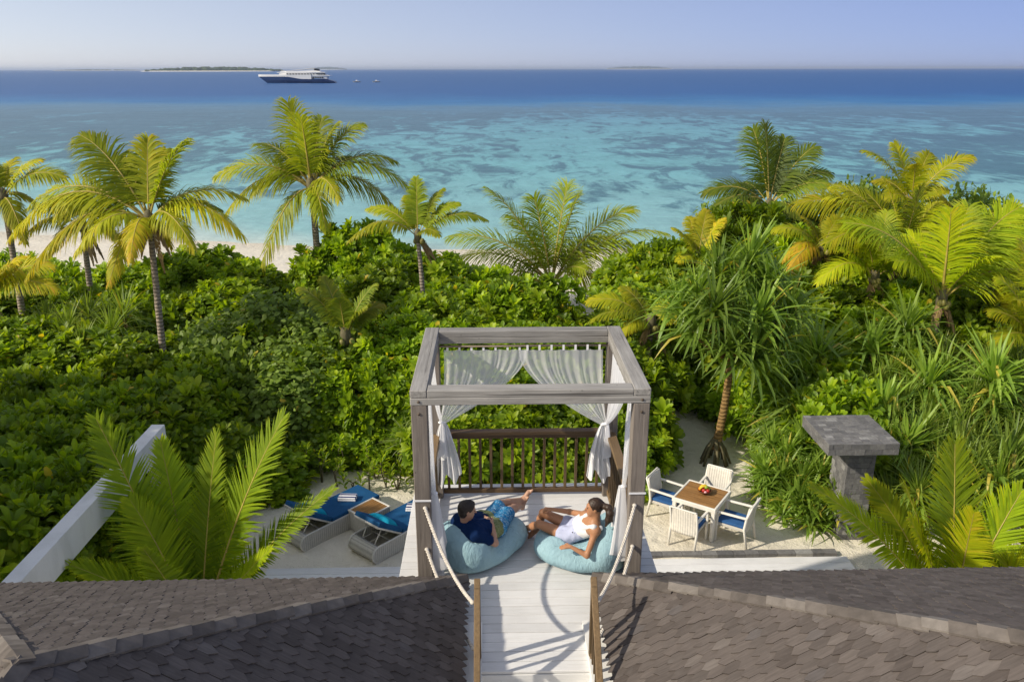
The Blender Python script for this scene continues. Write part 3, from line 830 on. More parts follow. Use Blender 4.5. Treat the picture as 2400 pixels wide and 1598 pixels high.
M_PTRUNK = m_trunk('pandanus_trunk', (.30, .19, .075), (.15, .09, .035))

def nrmz(a): return a / np.maximum(np.linalg.norm(a, axis=-1, keepdims=True), 1e-9)

def strip_template(st, fold=0.0):
    """st: (along, half width, rise) stations; with fold the strip has a raised middle line."""
    V = []; F = []
    for s, w, z in st:
        if fold: V += [(-w, s, z + fold * w), (0, s, z), (w, s, z + fold * w)]
        else: V += [(-w, s, z), (w, s, z)]
    k = 3 if fold else 2
    for i in range(len(st) - 1):
        for j in range(k - 1):
            F.append((i*k + j, i*k + j + 1, (i+1)*k + j + 1, (i+1)*k + j))
    return np.array(V), np.array(F)

def scatter(tmpl, pos, ydir, up, scale, var):
    """Lay the template at every pos with its length along ydir and its face towards up."""
    V, F = tmpl; n = len(pos)
    y = nrmz(ydir); x = nrmz(np.cross(y, up)); z = np.cross(x, y)
    sc = np.asarray(scale).reshape(n, 1, 1)
    P = (V[None, :, 0:1] * x[:, None] + V[None, :, 1:2] * y[:, None] + V[None, :, 2:3] * z[:, None]) * sc + pos[:, None]
    Fa = (F[None] + (np.arange(n) * len(V))[:, None, None]).reshape(-1, F.shape[1])
    return P.reshape(-1, 3), Fa, np.repeat(var, len(V))

OBOV = strip_template([(0, .03, 0), (.40, .125, .05), (.76, .195, .045), (1.0, .085, -.05)], .35)
HEART = strip_template([(0, .10, 0), (.25, .42, .04), (.6, .36, .0), (1.0, .02, -.12)])

def shrub_mesh(seed, kind, R, H):
    """Leaf clusters over a lumpy dome of radius R and height H, with looser ones further in."""
    g = np.random.default_rng(seed)
    lumps = [(np.array((0, 0, H - R * .9)), R * .86)]
    for i in range(11):
        a = g.uniform(0, 6.283); q = g.uniform(.35, .82) * R; z = g.uniform(.12, .95) * (H - R * .35)
        lumps.append((np.array((math.cos(a) * q, math.sin(a) * q, z)), R * g.uniform(.34, .52)))
    for i in range(7):                                    # shoots standing out of the dome
        a = g.uniform(0, 6.283); q = g.uniform(.15, .9) * R; lumps.append((np.array((math.cos(a) * q, math.sin(a) * q, H * g.uniform(.72, 1.02) - .35 * q)), R * g.uniform(.16, .26)))
    pts, nrm = [], []
    dens = {'naupaka': 15, 'hibiscus': 36}[kind]
    for c, r in lumps:
        n = int(dens * 4 * r * r * 3.0)
        d = nrmz(g.normal(size=(n, 3))); d = d[d[:, 2] > -.55]
        rr = r * np.where(g.random(len(d)) < .85, g.uniform(.93, 1.07, len(d)), g.uniform(.6, .93, len(d)))
        pts.append(c + d * rr[:, None]); nrm.append(d)
    P = np.concatenate(pts); N = np.concatenate(nrm)
    keep = P[:, 2] > .06
    for c, r in lumps: keep &= np.linalg.norm(P - c, axis=1) > r * .62
    P, N = P[keep], N[keep]
    if kind == 'naupaka': m, L, tm = 12, .235, OBOV
    else: m, L, tm = 5, .12, HEART
    ax = nrmz(N * .70 + np.array((0, 0, .55)) + g.normal(size=N.shape) * .25)
    n = len(P); k = np.arange(m)
    az = k[None] * 2.39996 + g.uniform(0, 6.28, (n, 1)); az += g.normal(size=az.shape) * .15
    tl = (.50 + .80 * (k[None] / m)) + g.normal(size=(n, m)) * .13
    if kind == 'hibiscus': tl = .95 + g.normal(size=(n, m)) * .6
    e1 = nrmz(np.cross(ax, np.array((.31, .77, .2)))); e2 = np.cross(ax, e1)
    rd = e1[:, None] * np.cos(az)[..., None] + e2[:, None] * np.sin(az)[..., None]
    d = ax[:, None] * np.cos(tl)[..., None] + rd * np.sin(tl)[..., None]
    upv = ax[:, None] * np.sin(tl)[..., None] - rd * np.cos(tl)[..., None]
    stem = (k[None, :, None] / m) * .05
    pos = P[:, None] - ax[:, None] * stem
    if kind == 'hibiscus': pos = pos + g.normal(size=pos.shape) * .09; d = d + np.array((0, 0, -.35)); upv = upv * .4 + ax[:, None] * .6
    sc = L * g.uniform(.62, 1.35, (n, 1)) * g.uniform(.85, 1.1, (n, m))
    vr = np.clip(.55 * g.random((n, 1)) + .45 * g.random((n, m)), 0, .97)
    vr = np.where(g.random((n, m)) < .006, 1.0, vr)
    V, F, A = scatter(tm, pos.reshape(-1, 3), d.reshape(-1, 3), upv.reshape(-1, 3), sc.ravel(), vr.ravel())
    me = mesh_np('foliage', V, [F], {'var': A}); me.materials.append(M_NAUPAKA if kind == 'naupaka' else M_HIBISC)
    return me

def stem_mesh(seed, R, H):
    rng = random.Random(seed); b = MB()
    for i in range(9):
        a = rng.uniform(0, 6.28); q = rng.uniform(.3, .8) * R; p0 = Vector((math.cos(a) * q * .5, math.sin(a) * q * .5, -.05))
        p2 = Vector((math.cos(a) * q, math.sin(a) * q, H * rng.uniform(.45, .8))); p1 = (p0 + p2) / 2 + Vector((rng.uniform(-.2, .2), rng.uniform(-.2, .2), .1))
        b.tube([p0, p1, p2], [.028, .02, .009], 5)
    me = bpy.data.meshes.new('stem'); b.bm.to_mesh(me); b.bm.free(); me.materials.append(M_TWIG); return me

SHRUB = {('naupaka', 'low'): [], ('naupaka', 'tall'): [], ('hibiscus', 'low'): [], ('hibiscus', 'tall'): []}
for kind, nvar in (('naupaka', 5), ('hibiscus', 3)):
    for i in range(nvar):
        SHRUB[(kind, 'low')].append((shrub_mesh(10 + i, kind, 1.15, 1.5), stem_mesh(i, 1.1, 1.4), 1.5))
        SHRUB[(kind, 'tall')].append((shrub_mesh(40 + i, kind, 1.25, 2.9), stem_mesh(i + 9, 1.2, 2.8), 2.9))
prng = random.Random(21)

def shrub(px, py, D, size=1.0, kind='naupaka', label='', group='', zmin=.9, name=None):
    top = at(px, py, y=D); H = max(zmin, top.z * (prng.uniform(.94, 1.10) if 'right' in label or 'pandanus' in label else prng.uniform(.80, 1.02)))
    form = 'tall' if H > 2.1 * size + .1 else 'low'
    fm, sm, h0 = prng.choice(SHRUB[(kind, form)])
    r = tag(empty(name or {'naupaka': 'naupaka_shrub', 'hibiscus': 'sea_hibiscus_shrub'}[kind], (top.x, D, sand_z(top.x, D) - .02), prng.uniform(0, 6.28)), label, 'shrub', group)
    kxy = size * prng.uniform(.95, 1.1); kz = H / h0
    for nm, me in (('foliage', fm), ('stems', sm)):
        o = link(bpy.data.objects.new(nm, me), r); o.scale = (kxy, kxy, kz); o['kind'] = 'stuff'
    return r

ORD = ['first', 'second', 'third', 'fourth', 'fifth', 'sixth', 'seventh', 'eighth', 'ninth', 'tenth', 'eleventh', 'twelfth', 'thirteenth', 'fourteenth', 'fifteenth']
def row_labels(short, pts, gap=1.3):
    """One label for each plant of a mass: its row counted from the beach and its place in the row."""
    rows = []
    for i in sorted(range(len(pts)), key=lambda i: -pts[i][2]):
        if rows and abs(pts[rows[-1][0]][2] - pts[i][2]) < gap: rows[-1].append(i)
        else: rows.append([i])
    out = {}
    for r, row in enumerate(rows):
        row = sorted(row, key=lambda i: pts[i][0])
        for k, i in enumerate(row):
            rn = 'back' if r == 0 else 'front' if r == len(rows) - 1 else ORD[r]
            pl = 'only one' if len(row) == 1 else 'leftmost' if k == 0 else 'rightmost' if k == len(row) - 1 else (ORD[k] if k < 15 else 'number %d' % (k + 1)) + ' from left'
            out[i] = f'{short}, {rn} row, {pl}' if len(rows) > 1 else f'{short}, {pl}'
    return out
ZONES = [
 # (label, group, kind, size, [(px, py, distance), ...])
 ('dark green shrub by the beach, left of gap', 'shrubs along the beach on the left', 'naupaka', 1.15,
  [(-140, 600, 29), (-220, 605, 29.5), (-300, 600, 29), (-130, 680, 25), (-210, 680, 25), (-290, 690, 25), (-60, 600, 29), (10, 590, 30), (90, 600, 29), (160, 615, 27), (235, 610, 28), (300, 605, 27.5), (390, 595, 28), (440, 575, 27), (490, 570, 27.5), (545, 600, 27), (580, 650, 26), (590, 715, 24.0), (520, 650, 25), (420, 660, 25), (340, 660, 25), (255, 660, 24.5), (170, 670, 24.5), (80, 660, 25), (0, 660, 25)]),
 ('shaded green shrub behind the white garden frame', 'shaded shrubs behind the white frame', 'naupaka', 1.1,
  [(-150, 760, 20), (-230, 780, 20), (-110, 900, 17), (-190, 920, 17), (-70, 760, 20), (-10, 740, 21), (60, 740, 21), (130, 750, 20.5), (190, 760, 20), (260, 780, 19.5), (320, 790, 19.5), (-30, 850, 17.5), (50, 835, 18), (120, 850, 17.6), (190, 870, 17), (260, 880, 17), (330, 890, 17), (410, 880, 17.5), (20, 950, 15.6), (95, 945, 15.8), (170, 960, 15.8), (240, 980, 15.4), (310, 960, 16.3), (-40, 1000, 14.5), (390, 965, 16.6), (460, 950, 17), (40, 1060, 13.7), (120, 1070, 13.7), (-30, 1120, 12.8), (60, 1160, 12.4), (200, 1090, 13.6), (275, 1060, 14.8), (455, 1035, 16.0), (525, 1010, 16.6), (390, 1060, 15.8), (300, 1150, 13.6), (560, 1040, 16.7)]),
 ('grey green broad-leaved shrub left of the pergola', 'grey green shrubs left of the pergola', 'hibiscus', 1.2,
  [(450, 740, 20.5), (510, 720, 21), (570, 705, 21.5), (630, 690, 21.5), (690, 700, 21), (740, 740, 20), (400, 800, 19), (470, 800, 19), (540, 790, 19), (610, 780, 19), (680, 790, 19), (590, 870, 18), (660, 880, 18), (500, 870, 18), (430, 880, 18), (725, 860, 18.3), (700, 950, 17.6), (620, 960, 17.4), (545, 940, 17.4)]),
 ('bright shrub among the grey green bushes', 'green shrubs among the grey green ones', 'naupaka', .9,
  [(480, 770, 20), (650, 740, 20.4), (560, 830, 18.6), (705, 820, 18.8), (620, 910, 17.8), (440, 840, 18.6), (740, 920, 17.8)]),
 ('green shrub of the mound behind slender palm', 'shrub mound beside the beach gap', 'naupaka', 1.15,
  [(700, 625, 27), (725, 585, 27), (770, 545, 27), (825, 520, 27), (870, 530, 26.5), (915, 550, 26), (965, 570, 26), (1010, 590, 26.5), (1060, 615, 26.5), (1105, 645, 26), (1140, 670, 25.5), (740, 640, 24.5), (800, 610, 24.5), (860, 620, 24), (920, 640, 23.5), (985, 660, 23.5), (1050, 670, 23.5), (700, 670, 24)]),
 ('yellow green shrub behind the sun loungers', 'yellow green shrubs behind the loungers', 'naupaka', 1.0,
  [(790, 750, 20), (850, 740, 20), (905, 720, 20.5), (950, 740, 20), (800, 820, 18.8), (860, 810, 18.8), (915, 800, 19), (960, 830, 18.6), (780, 900, 18.1), (845, 890, 18.1), (905, 880, 18.2), (950, 910, 18.0), (980, 960, 17.8), (820, 970, 17.6), (885, 960, 17.6), (930, 990, 17.5)]),
 ('bright green shrub just beyond the pergola', 'shrubs behind the pergola', 'naupaka', 1.05,
  [(1010, 700, 21), (1065, 690, 21), (1120, 675, 21.5), (1180, 668, 21.5), (1235, 670, 21.5), (1282, 712, 20.8), (1020, 780, 19.3), (1090, 770, 19.3), (1160, 765, 19.3), (1230, 770, 19.3), (1300, 775, 19.3), (1365, 800, 19.0), (1030, 870, 17.9), (1095, 865, 17.9), (1165, 860, 17.9), (1235, 865, 17.9), (1305, 870, 17.9), (1370, 870, 18), (1430, 830, 18.6), (1060, 950, 16.9), (1140, 945, 16.9), (1220, 950, 16.9), (1300, 950, 16.9), (1375, 950, 17), (1405, 930, 17.2), (1440, 760, 20.5), (1440, 860, 18.3)]),
 ('bright green shrub around the tall pandanus', 'shrubs round the pandanus', 'naupaka', 1.15,
  [(1470, 590, 25), (1515, 580, 25), (1560, 560, 25), (1490, 660, 22.5), (1545, 640, 22.5), (1600, 590, 24), (1650, 550, 25), (1700, 505, 25.5), (1745, 520, 25), (1500, 715, 22.6), (1565, 740, 22.3), (1500, 790, 22.3), (1640, 800, 21.5), (1720, 820, 20.6), (1790, 560, 25), (1700, 610, 23.5), (1660, 740, 21.5)]),
 ('green shrub below the yellow palms at right', 'shrubs below the yellow palms', 'naupaka', 1.15,
  [(1840, 560, 24.5), (1900, 560, 24), (1960, 580, 23.5), (2020, 600, 23), (1870, 640, 22), (1930, 650, 21.5), (1990, 660, 21), (2060, 660, 21), (2120, 670, 21), (2180, 690, 20.5), (2240, 700, 20.5), (2300, 710, 20.5), (1820, 650, 22), (1790, 720, 20.5), (1850, 740, 20), (1910, 740, 19.8), (1970, 730, 19.8), (2030, 740, 19.5), (1880, 830, 18.2), (1940, 830, 18.2), (1820, 830, 18.8), (1900, 910, 17.0), (1960, 900, 17.2), (2100, 780, 19), (2180, 790, 19), (1990, 950, 16.6), (2260, 780, 19.2), (2360, 720, 20.5), (2430, 720, 20.5), (2500, 730, 20.5), (2430, 610, 24.5), (2510, 610, 25)]),
 ('dark leafy treetop behind the right palms', 'dark trees behind the yellow palms', 'hibiscus', 1.05,
  [(1965, 415, 27), (2005, 450, 27), (1690, 470, 28.5), (1790, 480, 28), (1850, 470, 28), (2240, 455, 26), (2290, 470, 26), (2200, 490, 26), (2330, 500, 25), (2120, 480, 27)]),
]
for lab, grp, kind, size, pts in ZONES:
    labs = row_labels(lab, pts)
    for i, (px, py, D) in enumerate(pts):
        if ('loungers' in lab or 'grey green' in lab) and D < 18.35: D += .75; py += 12
        shrub(px, py, D, size, kind, labs[i], grp)

# seedlings with bare stems on the sand behind the loungers
def seedling(px, py, h, seed, lab):
    rng = random.Random(seed); p = at(px, py, z=0.0)
    r = tag(empty('naupaka_seedling', p, 0), lab, 'plant', 'young plants behind the loungers')
    g = np.random.default_rng(seed); b = MB(); tops = []
    for i in range(rng.randint(2, 4)):
        q = Vector((rng.uniform(-.25, .25), rng.uniform(-.2, .2), h * rng.uniform(.7, 1.1)))
        b.tube([(q.x * .1, q.y * .1, -.03), (q.x * .3 + rng.uniform(-.1, .1), q.y * .5, h * .5), q], [.018, .014, .008], 5); tops.append(q)
    b.build('stem', M_TWIG, r, True)
    P, d, u = [], [], []
    for q in tops:
        for k in range(12):
            a = k * 2.4; t = .5 + k * .09
            P.append(q + Vector((0, 0, -.02 * k))); d.append((math.cos(a) * math.sin(t), math.sin(a) * math.sin(t), math.cos(t))); u.append((-math.cos(a) * math.cos(t), -math.sin(a) * math.cos(t), math.sin(t)))
    V, F, A = scatter(OBOV, np.array(P), np.array(d), np.array(u), np.full(len(P), .19), np.clip(g.random(len(P)), 0, .9))
    obj('leaf_rosettes', mesh_np('leaf_rosettes', V, [F], {'var': A}), M_NAUPAKA, r)['kind'] = 'stuff'
SEED = [(740, 1110, .8), (775, 1120, .7), (815, 1135, .55), (850, 1130, .6), (890, 1120, .7), (915, 1125, .55), (700, 1100, .8), (865, 1100, .8), (930, 1095, .9), (655, 1090, .9), (790, 1090, .9)]
slab = row_labels('bare-stemmed seedling on the sand behind the loungers', [(p[0], 0, 0) for p in SEED])
for i, (px, py, h) in enumerate(SEED):
    seedling(px, py, h, i, slab[i])

# ------------------------------------------------------------------ coconut palms
def frond_arrays(B, C, T, width, n=44, seed=0, vlift=.25, droop=.55, lw=.026, age=.5, roll=0.0):
    """Leaflets along the curve B-C-T (quadratic), longest in the middle."""
    g = np.random.default_rng(seed); B, C, T = (np.array(p, float) for p in (B, C, T))
    cv = lambda s: (1-s)[:, None]**2 * B + 2*((1-s)*s)[:, None] * C + (s**2)[:, None] * T
    dv = lambda s: nrmz(2*(1-s)[:, None]*(C-B) + 2*s[:, None]*(T-C))
    VV, FF, AA, k = [], [], [], 0
    twist = g.uniform(-.5, .5)
    for side in (-1, 1):
        s = np.linspace(.13, .995, n) + g.normal(size=n) * .003; s = np.clip(s, 0, 1)
        p = cv(s); t = dv(s)
        hz = np.array((0, 0, 1.0)); S_ = np.cross(t, hz); S_ = nrmz(S_ + np.array((1e-4, 0, 0))); U = np.cross(S_, t)
        # a leaf twists a little along its length
        a = twist * s + roll; S2 = S_ * np.cos(a)[:, None] + U * np.sin(a)[:, None]; U2 = -S_ * np.sin(a)[:, None] + U * np.cos(a)[:, None]
        phi = np.radians(66 - 42 * s ** 1.5) + g.normal(size=n) * .06
        lift = vlift + g.normal(size=n) * .10
        out = S2 * side * np.cos(lift)[:, None] + U2 * np.sin(lift)[:, None]
        d0 = t * np.cos(phi)[:, None] + out * np.sin(phi)[:, None]
        ln = width * (np.sin(np.pi * np.clip(.16 + .80 * s, 0, 1)) ** .75 + .12) * g.uniform(.9, 1.08, n)
        ln *= np.where(g.random(n) < .03, .5, 1)
        st = np.array((0, .34, .68, 1.0)); wd = np.array((.7, 1.0, .7, .05)) * lw
        q = p.copy(); pts = [q]; dirs = [d0]; d = d0
        for j in range(3):
            d = nrmz(d + np.array((0, 0, -1.0)) * droop * (.35 + .35 * j) * g.uniform(.6, 1.3, (n, 1)))
            q = q + d * (ln * (st[j+1] - st[j]))[:, None]; pts.append(q); dirs.append(d)
        for j in range(4):
            wv = nrmz(t - dirs[j] * np.sum(t * dirs[j], 1, keepdims=True))
            VV.append((pts[j] - wv * wd[j])[:, None]); VV.append((pts[j] + wv * wd[j])[:, None])
        block = np.concatenate(VV[-8:], axis=1).reshape(-1, 3); del VV[-8:]
        VV.append(block)
        base = (np.arange(n) * 8)[:, None] + k
        for j in range(3): FF.append(base + np.array((2*j, 2*j+1, 2*j+3, 2*j+2))[None])
        v = np.clip(age + g.normal(size=n) * .10 + .25 * (s - .5), 0, 1)
        va = np.repeat(v[:, None], 8, 1); va[:, 6:] = np.clip(va[:, 6:] + .12 + .25 * (g.random((n, 1)) < .3), 0, 1)
        AA.append(va.ravel()); k += n * 8
    s = np.linspace(0, 1, 11); p = cv(s); t = dv(s); S_ = nrmz(np.cross(t, (0, 0, 1.0)) + 1e-5); U = np.cross(S_, t)
    r = (.034 * (1 - s) ** 1.1 + .005)[:, None] * (width / .75)
    ring = np.stack([p + S_ * r, p + U * r * .8, p - S_ * r, p - U * r * .8], 1).reshape(-1, 3)
    RF = []
    for i in range(10):
        for j in range(4): RF.append((i*4 + j, i*4 + (j+1) % 4, i*4 + 4 + (j+1) % 4, i*4 + 4 + j))
    return np.concatenate(VV), np.concatenate(FF), np.concatenate(AA), ring, np.array(RF)

def frond(parent, O, B, T, width, mat, seed, age, arch=None, vlift=.25, droop=.5, n=72, lw=.019, roll=None):
    B, T = Vector(B), Vector(T); d = T - B; L = d.length
    hz = math.hypot(d.x, d.y) / L
    if arch is None: arch = .10 + .26 * hz + (.14 if d.z < 0 else 0)
    C = B + d * .46 + Vector((0, 0, arch * L))
    if roll is None: roll = -.35 * (1 if d.x > 0 else -1) * min(1, abs(d.x) / L * 1.3)
    V, F, A, RV, RF = frond_arrays(B - O, C - O, T - O, width, n, seed, vlift, droop, lw, age, roll)
    o = obj('frond', mesh_np('frond', V, [F], {'var': A}), mat, parent)
    obj('midrib', mesh_np('midrib', RV, [RF]), M_RACHIS, o)
    return o

def trunk(parent, pts, r0, r1, mat, name='trunk'):
    pts = [Vector(p) for p in pts]; n = 22; cur = []
    for i in range(n + 1):
        t = i / n
        if len(pts) == 2: q = pts[0].lerp(pts[1], t)
        else: q = pts[0] * (1-t)**2 + pts[1] * 2*t*(1-t) + pts[2] * t*t
        cur.append(q)
    rr = [(r0 * (1 + .55 * math.exp(-t * 14)) * (1 - t) + r1 * t) * (1 + .035 * math.sin(i * 2.4)) for i, t in ((i, i / n) for i in range(n + 1))]
    return MB().tube(cur, rr, 12).build(name, mat, parent, True)

def palm(label, crown, D, base, tips, mat=None, width=.62, age=.5, seed=0, r=.11, spread=.9, low=False, group='coconut palms'):
    """Coconut palm: crown and frond tips are given as directions of view, each tip with its own depth."""
    mat = mat or M_FROND; rng = random.Random(seed * 7 + 1)
    c = at(*crown, y=D)
    if base is None: b = Vector((c.x, D + .1, 0))
    else: b = Vector((at(*base, y=D - .3).x, D - .35, 0))
    b.z = sand_z(b.x, b.y) - .05
    root = tag(empty('coconut_palm', b), label, 'palm', group)
    if not low:
        trunk(root, [Vector((0, 0, 0)), (c - b) * .5 + Vector((rng.uniform(-.1, .1), .1, 0)), c - b - Vector((0, 0, .05))], r, r * .68, M_TRUNK)
        MB().ball(c - b + Vector((0, 0, .02)), r * 1.25, (1, 1, 2.1)).build('crown_heart', M_TWIG, root, True)
        for q in range(3):                                # dead leaves hanging under the crown
            an = rng.uniform(0, 6.28); e = c + Vector((math.cos(an) * .45, math.sin(an) * .45, -rng.uniform(.7, 1.3) * width / .6))
            frond(root, b, c, e, .22, M_DEAD, seed * 100 + 70 + q, .6, arch=.25, droop=1.4, n=26).name = 'dead_frond'
        for q in range(5):
            an = rng.uniform(0, 6.28); MB().ball(c - b + Vector((math.cos(an) * r * 1.6, math.sin(an) * r * 1.6, -.02 - rng.uniform(0, .14))), .075, (1, 1, 1.25), 10).build('coconut', M_NUT, root, True)
    for i, tp in enumerate(tips):
        dz = tp[2] if len(tp) > 2 else rng.uniform(-spread, spread)
        T = at(tp[0], tp[1], y=D + dz)
        a = age - .03 + rng.uniform(-.16, .16) + (.14 if T.z < c.z else -.06)
        off = (T - c).normalized() * r * .7
        L = (T - c).length
        frond(root, b, c + off + Vector((0, 0, .05)), T, width * 1.2 * min(1.15, max(.6, L / 2.4)), mat, seed * 100 + i, a, droop=.45 if T.z > c.z else .7, vlift=.22 if T.z > c.z else .05)
    return root

h = lambda pts: [tuple(v / 2 for v in p[:2]) + tuple(p[2:]) for p in pts]
palm('tall coconut palm with long leaning trunk, standing left of the beach gap', (343, 508), 19.5, (372, 825),
     h([(375, 625, .6), (560, 720, 1.1), (680, 640, .4), (760, 690, .9), (850, 650, 0), (400, 735, 1.3), (1115, 905, .2), (1010, 960, 1.0), (1120, 1085, -.5), (890, 1140, -1.2), (500, 1310, -1.0), (345, 1165, -1.3), (125, 1265, -.6), (45, 1090, .2), (150, 930, .9), (600, 1200, -1.5), (790, 1140, .9), (250, 1000, .7)]), seed=1, age=.56, width=.62, r=.098)
palm('tall coconut palm in front of the lagoon, upright frond reaching highest of all', (716, 432), 27, (724, 600),
     h([(1325, 475, .4), (1385, 545, -.6), (1480, 550, .7), (1545, 575, .3), (1650, 575, .5), (1805, 735, 0), (1885, 865, -.3), (1825, 965, .9), (1500, 1055, -1.6), (1560, 920, -1.5), (1205, 1225, -.8), (1030, 990, .3), (1000, 805, -.2), (1165, 880, 1.4), (1195, 660, .8), (1610, 720, 1.2), (1290, 700, 1.3), (1420, 640, 1.2)]), seed=2, age=.45, width=.72, r=.14)
palm('small slender coconut palm with pale trunk above the shrub mound', (961, 545), 22.5, (975, 690),
     h([(1915, 820, .3), (1870, 900, .7), (2035, 870, .4), (2110, 935, .1), (2235, 1010, -.2), (1690, 960, .6), (1600, 1110, -.5), (2020, 1085, -.8), (1830, 1000, .9)]), seed=3, age=.48, width=.44, r=.085)
palm('low wide coconut palm without visible trunk growing at the beach gap', (1268, 655), 31, None,
     [(1125, 435, .4), (1228, 455, .8), (1305, 425, .5), (1332, 445, -.5), (1455, 480, .2), (1530, 535, -.1), (1455, 565, .9), (1440, 690, -1.0), (1035, 545, .2), (1040, 600, -.8), (1090, 660, -1.0), (1180, 500, 1.2), (1400, 545, 1.3), (1345, 620, -1.6), (1190, 560, -1.0)], seed=4, age=.38, width=.85, r=.13)
palm('yellowing coconut palm cut by the left edge of the picture', (8, 455), 24, (18, 580),
     [(92, 368, .2), (30, 366, .8), (150, 408, -.3), (60, 560, -.9), (-80, 400, .3), (-90, 470, 0), (100, 480, .9), (-30, 370, .2), (-60, 560, -.3)], seed=5, age=.66, width=.6)
palm('dark green coconut palm standing highest on the right, over the thicket', (1768, 476), 26.5, (1770, 700),
     [(1760, 288, .4), (1732, 297, .9), (1805, 320, .6), (1872, 338, .2), (1908, 398, 0), (1902, 424, -.6), (1617, 443, 0), (1647, 472, -.6), (1672, 500, -.9), (1842, 500, -.9), (1700, 420, 1.0), (1850, 400, 1.1), (1790, 520, -1.2), (1720, 530, -1.1)], mat=M_FRONDG, seed=6, age=.5, width=.66)
palm('yellow green coconut palm rising behind the thicket at upper right', (2095, 470), 25, (2095, 700),
     [(1992, 347, .2), (2057, 332, .4), (2137, 352, .8), (2232, 359, 0), (2012, 414, .9), (2177, 437, -.4), (2105, 380, -.5), (2030, 460, -.6), (2190, 480, .7)], seed=7, age=.62, width=.58)
palm('yellow coconut palm with wide fan of fronds on the right thicket', (2075, 585), 22, None,
     [(2037, 418, .2), (1882, 452, 0), (1832, 468, -.3), (1922, 428, .6), (2152, 467, .3), (2118, 430, -.3), (1960, 520, .9), (1985, 440, .7), (2230, 500, .6), (1900, 560, -1.0)], seed=8, age=.64, width=.66)
palm('bright yellow green coconut palm with one broad upright frond at right', (2165, 690), 19.5, None,
     [(2187, 487, -.3), (1945, 513, 0), (2355, 541, .2), (2342, 478, .5), (2227, 478, .4), (2090, 540, .7), (2290, 590, -.9), (2060, 600, -.6), (2400, 640, .2)], mat=M_FRONDY, seed=9, age=.7, width=.72)
palm('yellow coconut palm cut by the right edge of the picture', (2385, 800), 18, None,
     [(2277, 716, 0), (2300, 640, .4), (2350, 560, .5), (2420, 560, .6), (2282, 790, -.7), (2440, 640, 0), (2340, 690, -1.0)], seed=10, age=.66, width=.6)
palm('broad yellow green palm filling the gap under the upper right palms', (2010, 640), 21, None,
     [(1900, 560, .2), (1950, 500, .4), (2040, 490, .5), (2110, 540, .2), (2130, 620, -.5), (1880, 650, -.6), (1990, 560, -.6), (2060, 600, -.9)], mat=M_FRONDY, seed=17, age=.66, width=.62)
palm('leaning yellow green palm at the right edge above the strap-leaved mass', (2300, 650), 20.5, None,
     [(2210, 540, .2), (2260, 490, .4), (2330, 480, .4), (2390, 540, .2), (2220, 640, -.6), (2290, 560, -.7), (2380, 640, -.5), (2330, 720, -.9)], mat=M_FRONDY, seed=18, age=.74, width=.64)
palm('golden drooping coconut palm left of the dark green palm', (1605, 600), 24, None,
     [(1550, 525, .1), (1662, 503, .3), (1560, 600, -.6), (1625, 485, .6), (1640, 610, -.7), (1585, 500, .7)], seed=11, age=.72, width=.5)
palm('golden coconut palm arching in the middle of the right thicket', (1890, 575), 22.8, None,
     [(1777, 530, -.2), (1800, 600, -.6), (1850, 500, .3), (1930, 500, .4), (1960, 580, -.5), (1805, 640, -1.0)], seed=12, age=.76, width=.5)
palm('small golden palm drooping just beyond the pergola corner', (1497, 745), 20, None,
     [(1350, 694, 0), (1357, 738, -.4), (1430, 660, .4), (1560, 690, .3), (1420, 780, -.6), (1600, 750, 0)], seed=13, age=.66, width=.46)
palm('small young palm half buried in the shrubs behind the loungers', (795, 775), 19.2, None,
     [(690, 662, .1), (862, 655, .3), (842, 705, -.4), (745, 640, .3), (780, 690, -.3), (880, 700, .5)], mat=M_FRONDG, seed=14, age=.7, width=.5)
palm('low golden palm fronds at the left edge below the tall palm', (-30, 690), 22, None,
     [(120, 612, .1), (128, 665, -.3), (60, 590, .4), (-60, 560, .3), (20, 610, -.4)], seed=15, age=.86, width=.55)
palm('dark green coconut palm crown behind the tall left palm', (190, 520), 25, (200, 640),
     [(60, 480, .2), (110, 450, .4), (250, 460, .4), (45, 555, -.4), (110, 590, -.6), (300, 500, .6), (280, 560, -.4), (190, 430, .4)], mat=M_FRONDG, seed=16, age=.72, width=.6)

# young palms just beyond the roofs: broad stiff leaves
def young_palm(label, base, tips, seed, age, mat=None):
    b = Vector(base); r = tag(empty('young_coconut_palm', b), label, 'palm', 'young coconut palms by the house'); rng = random.Random(seed)
    for i, (px, py, dy, w) in enumerate(tips):
        T = at(px, py, y=b.y + dy)
        off = Vector((T.x - b.x, T.y - b.y, 0)) * .03
        frond(r, b, b + off, T, w * 1.12, mat or M_FRONDY, seed * 50 + i, age + rng.uniform(-.2, .2), arch=.07 + .1 * rng.random(), vlift=.12, droop=.10, n=104, lw=.0195, roll=-.85 * (1 if T.x > b.x else -1) * min(1, abs(T.x - b.x) / (T - b).length * 1.6))
    MB().tube([(0, 0, -.05), (0, 0, .35)], [.11, .08], 10).build('stem_base', M_TWIG, r, True)
young_palm('young coconut palm with broad upright fronds beside the white garden frame', (-5.0, 11.5, 0),
  [(222, 965, .6, .56), (369, 1015, 1.2, .46), (497, 1000, .9, .46), (650, 962, .5, .60), (768, 1122, .2, .34), (622, 1262, -.6, .30), (165, 1300, -1.0, .42), (300, 1150, .2, .44), (330, 1262, -1.3, .36), (560, 1130, 1.4, .42)], 31, .36, M_FRONDY)
young_palm('young yellow coconut palm with broad fronds in front of the slate pillar', (7.75, 11.4, 0),
  [(2196, 1020, .8, .60), (1868, 1118, .3, .36), (1995, 1103, 1.0, .38), (2348, 1132, .5, .6), (2090, 1190, -.6, .36), (2240, 1180, -.8, .45), (2080, 1110, -.2, .5), (2420, 1260, -.8, .5)], 32, .58)
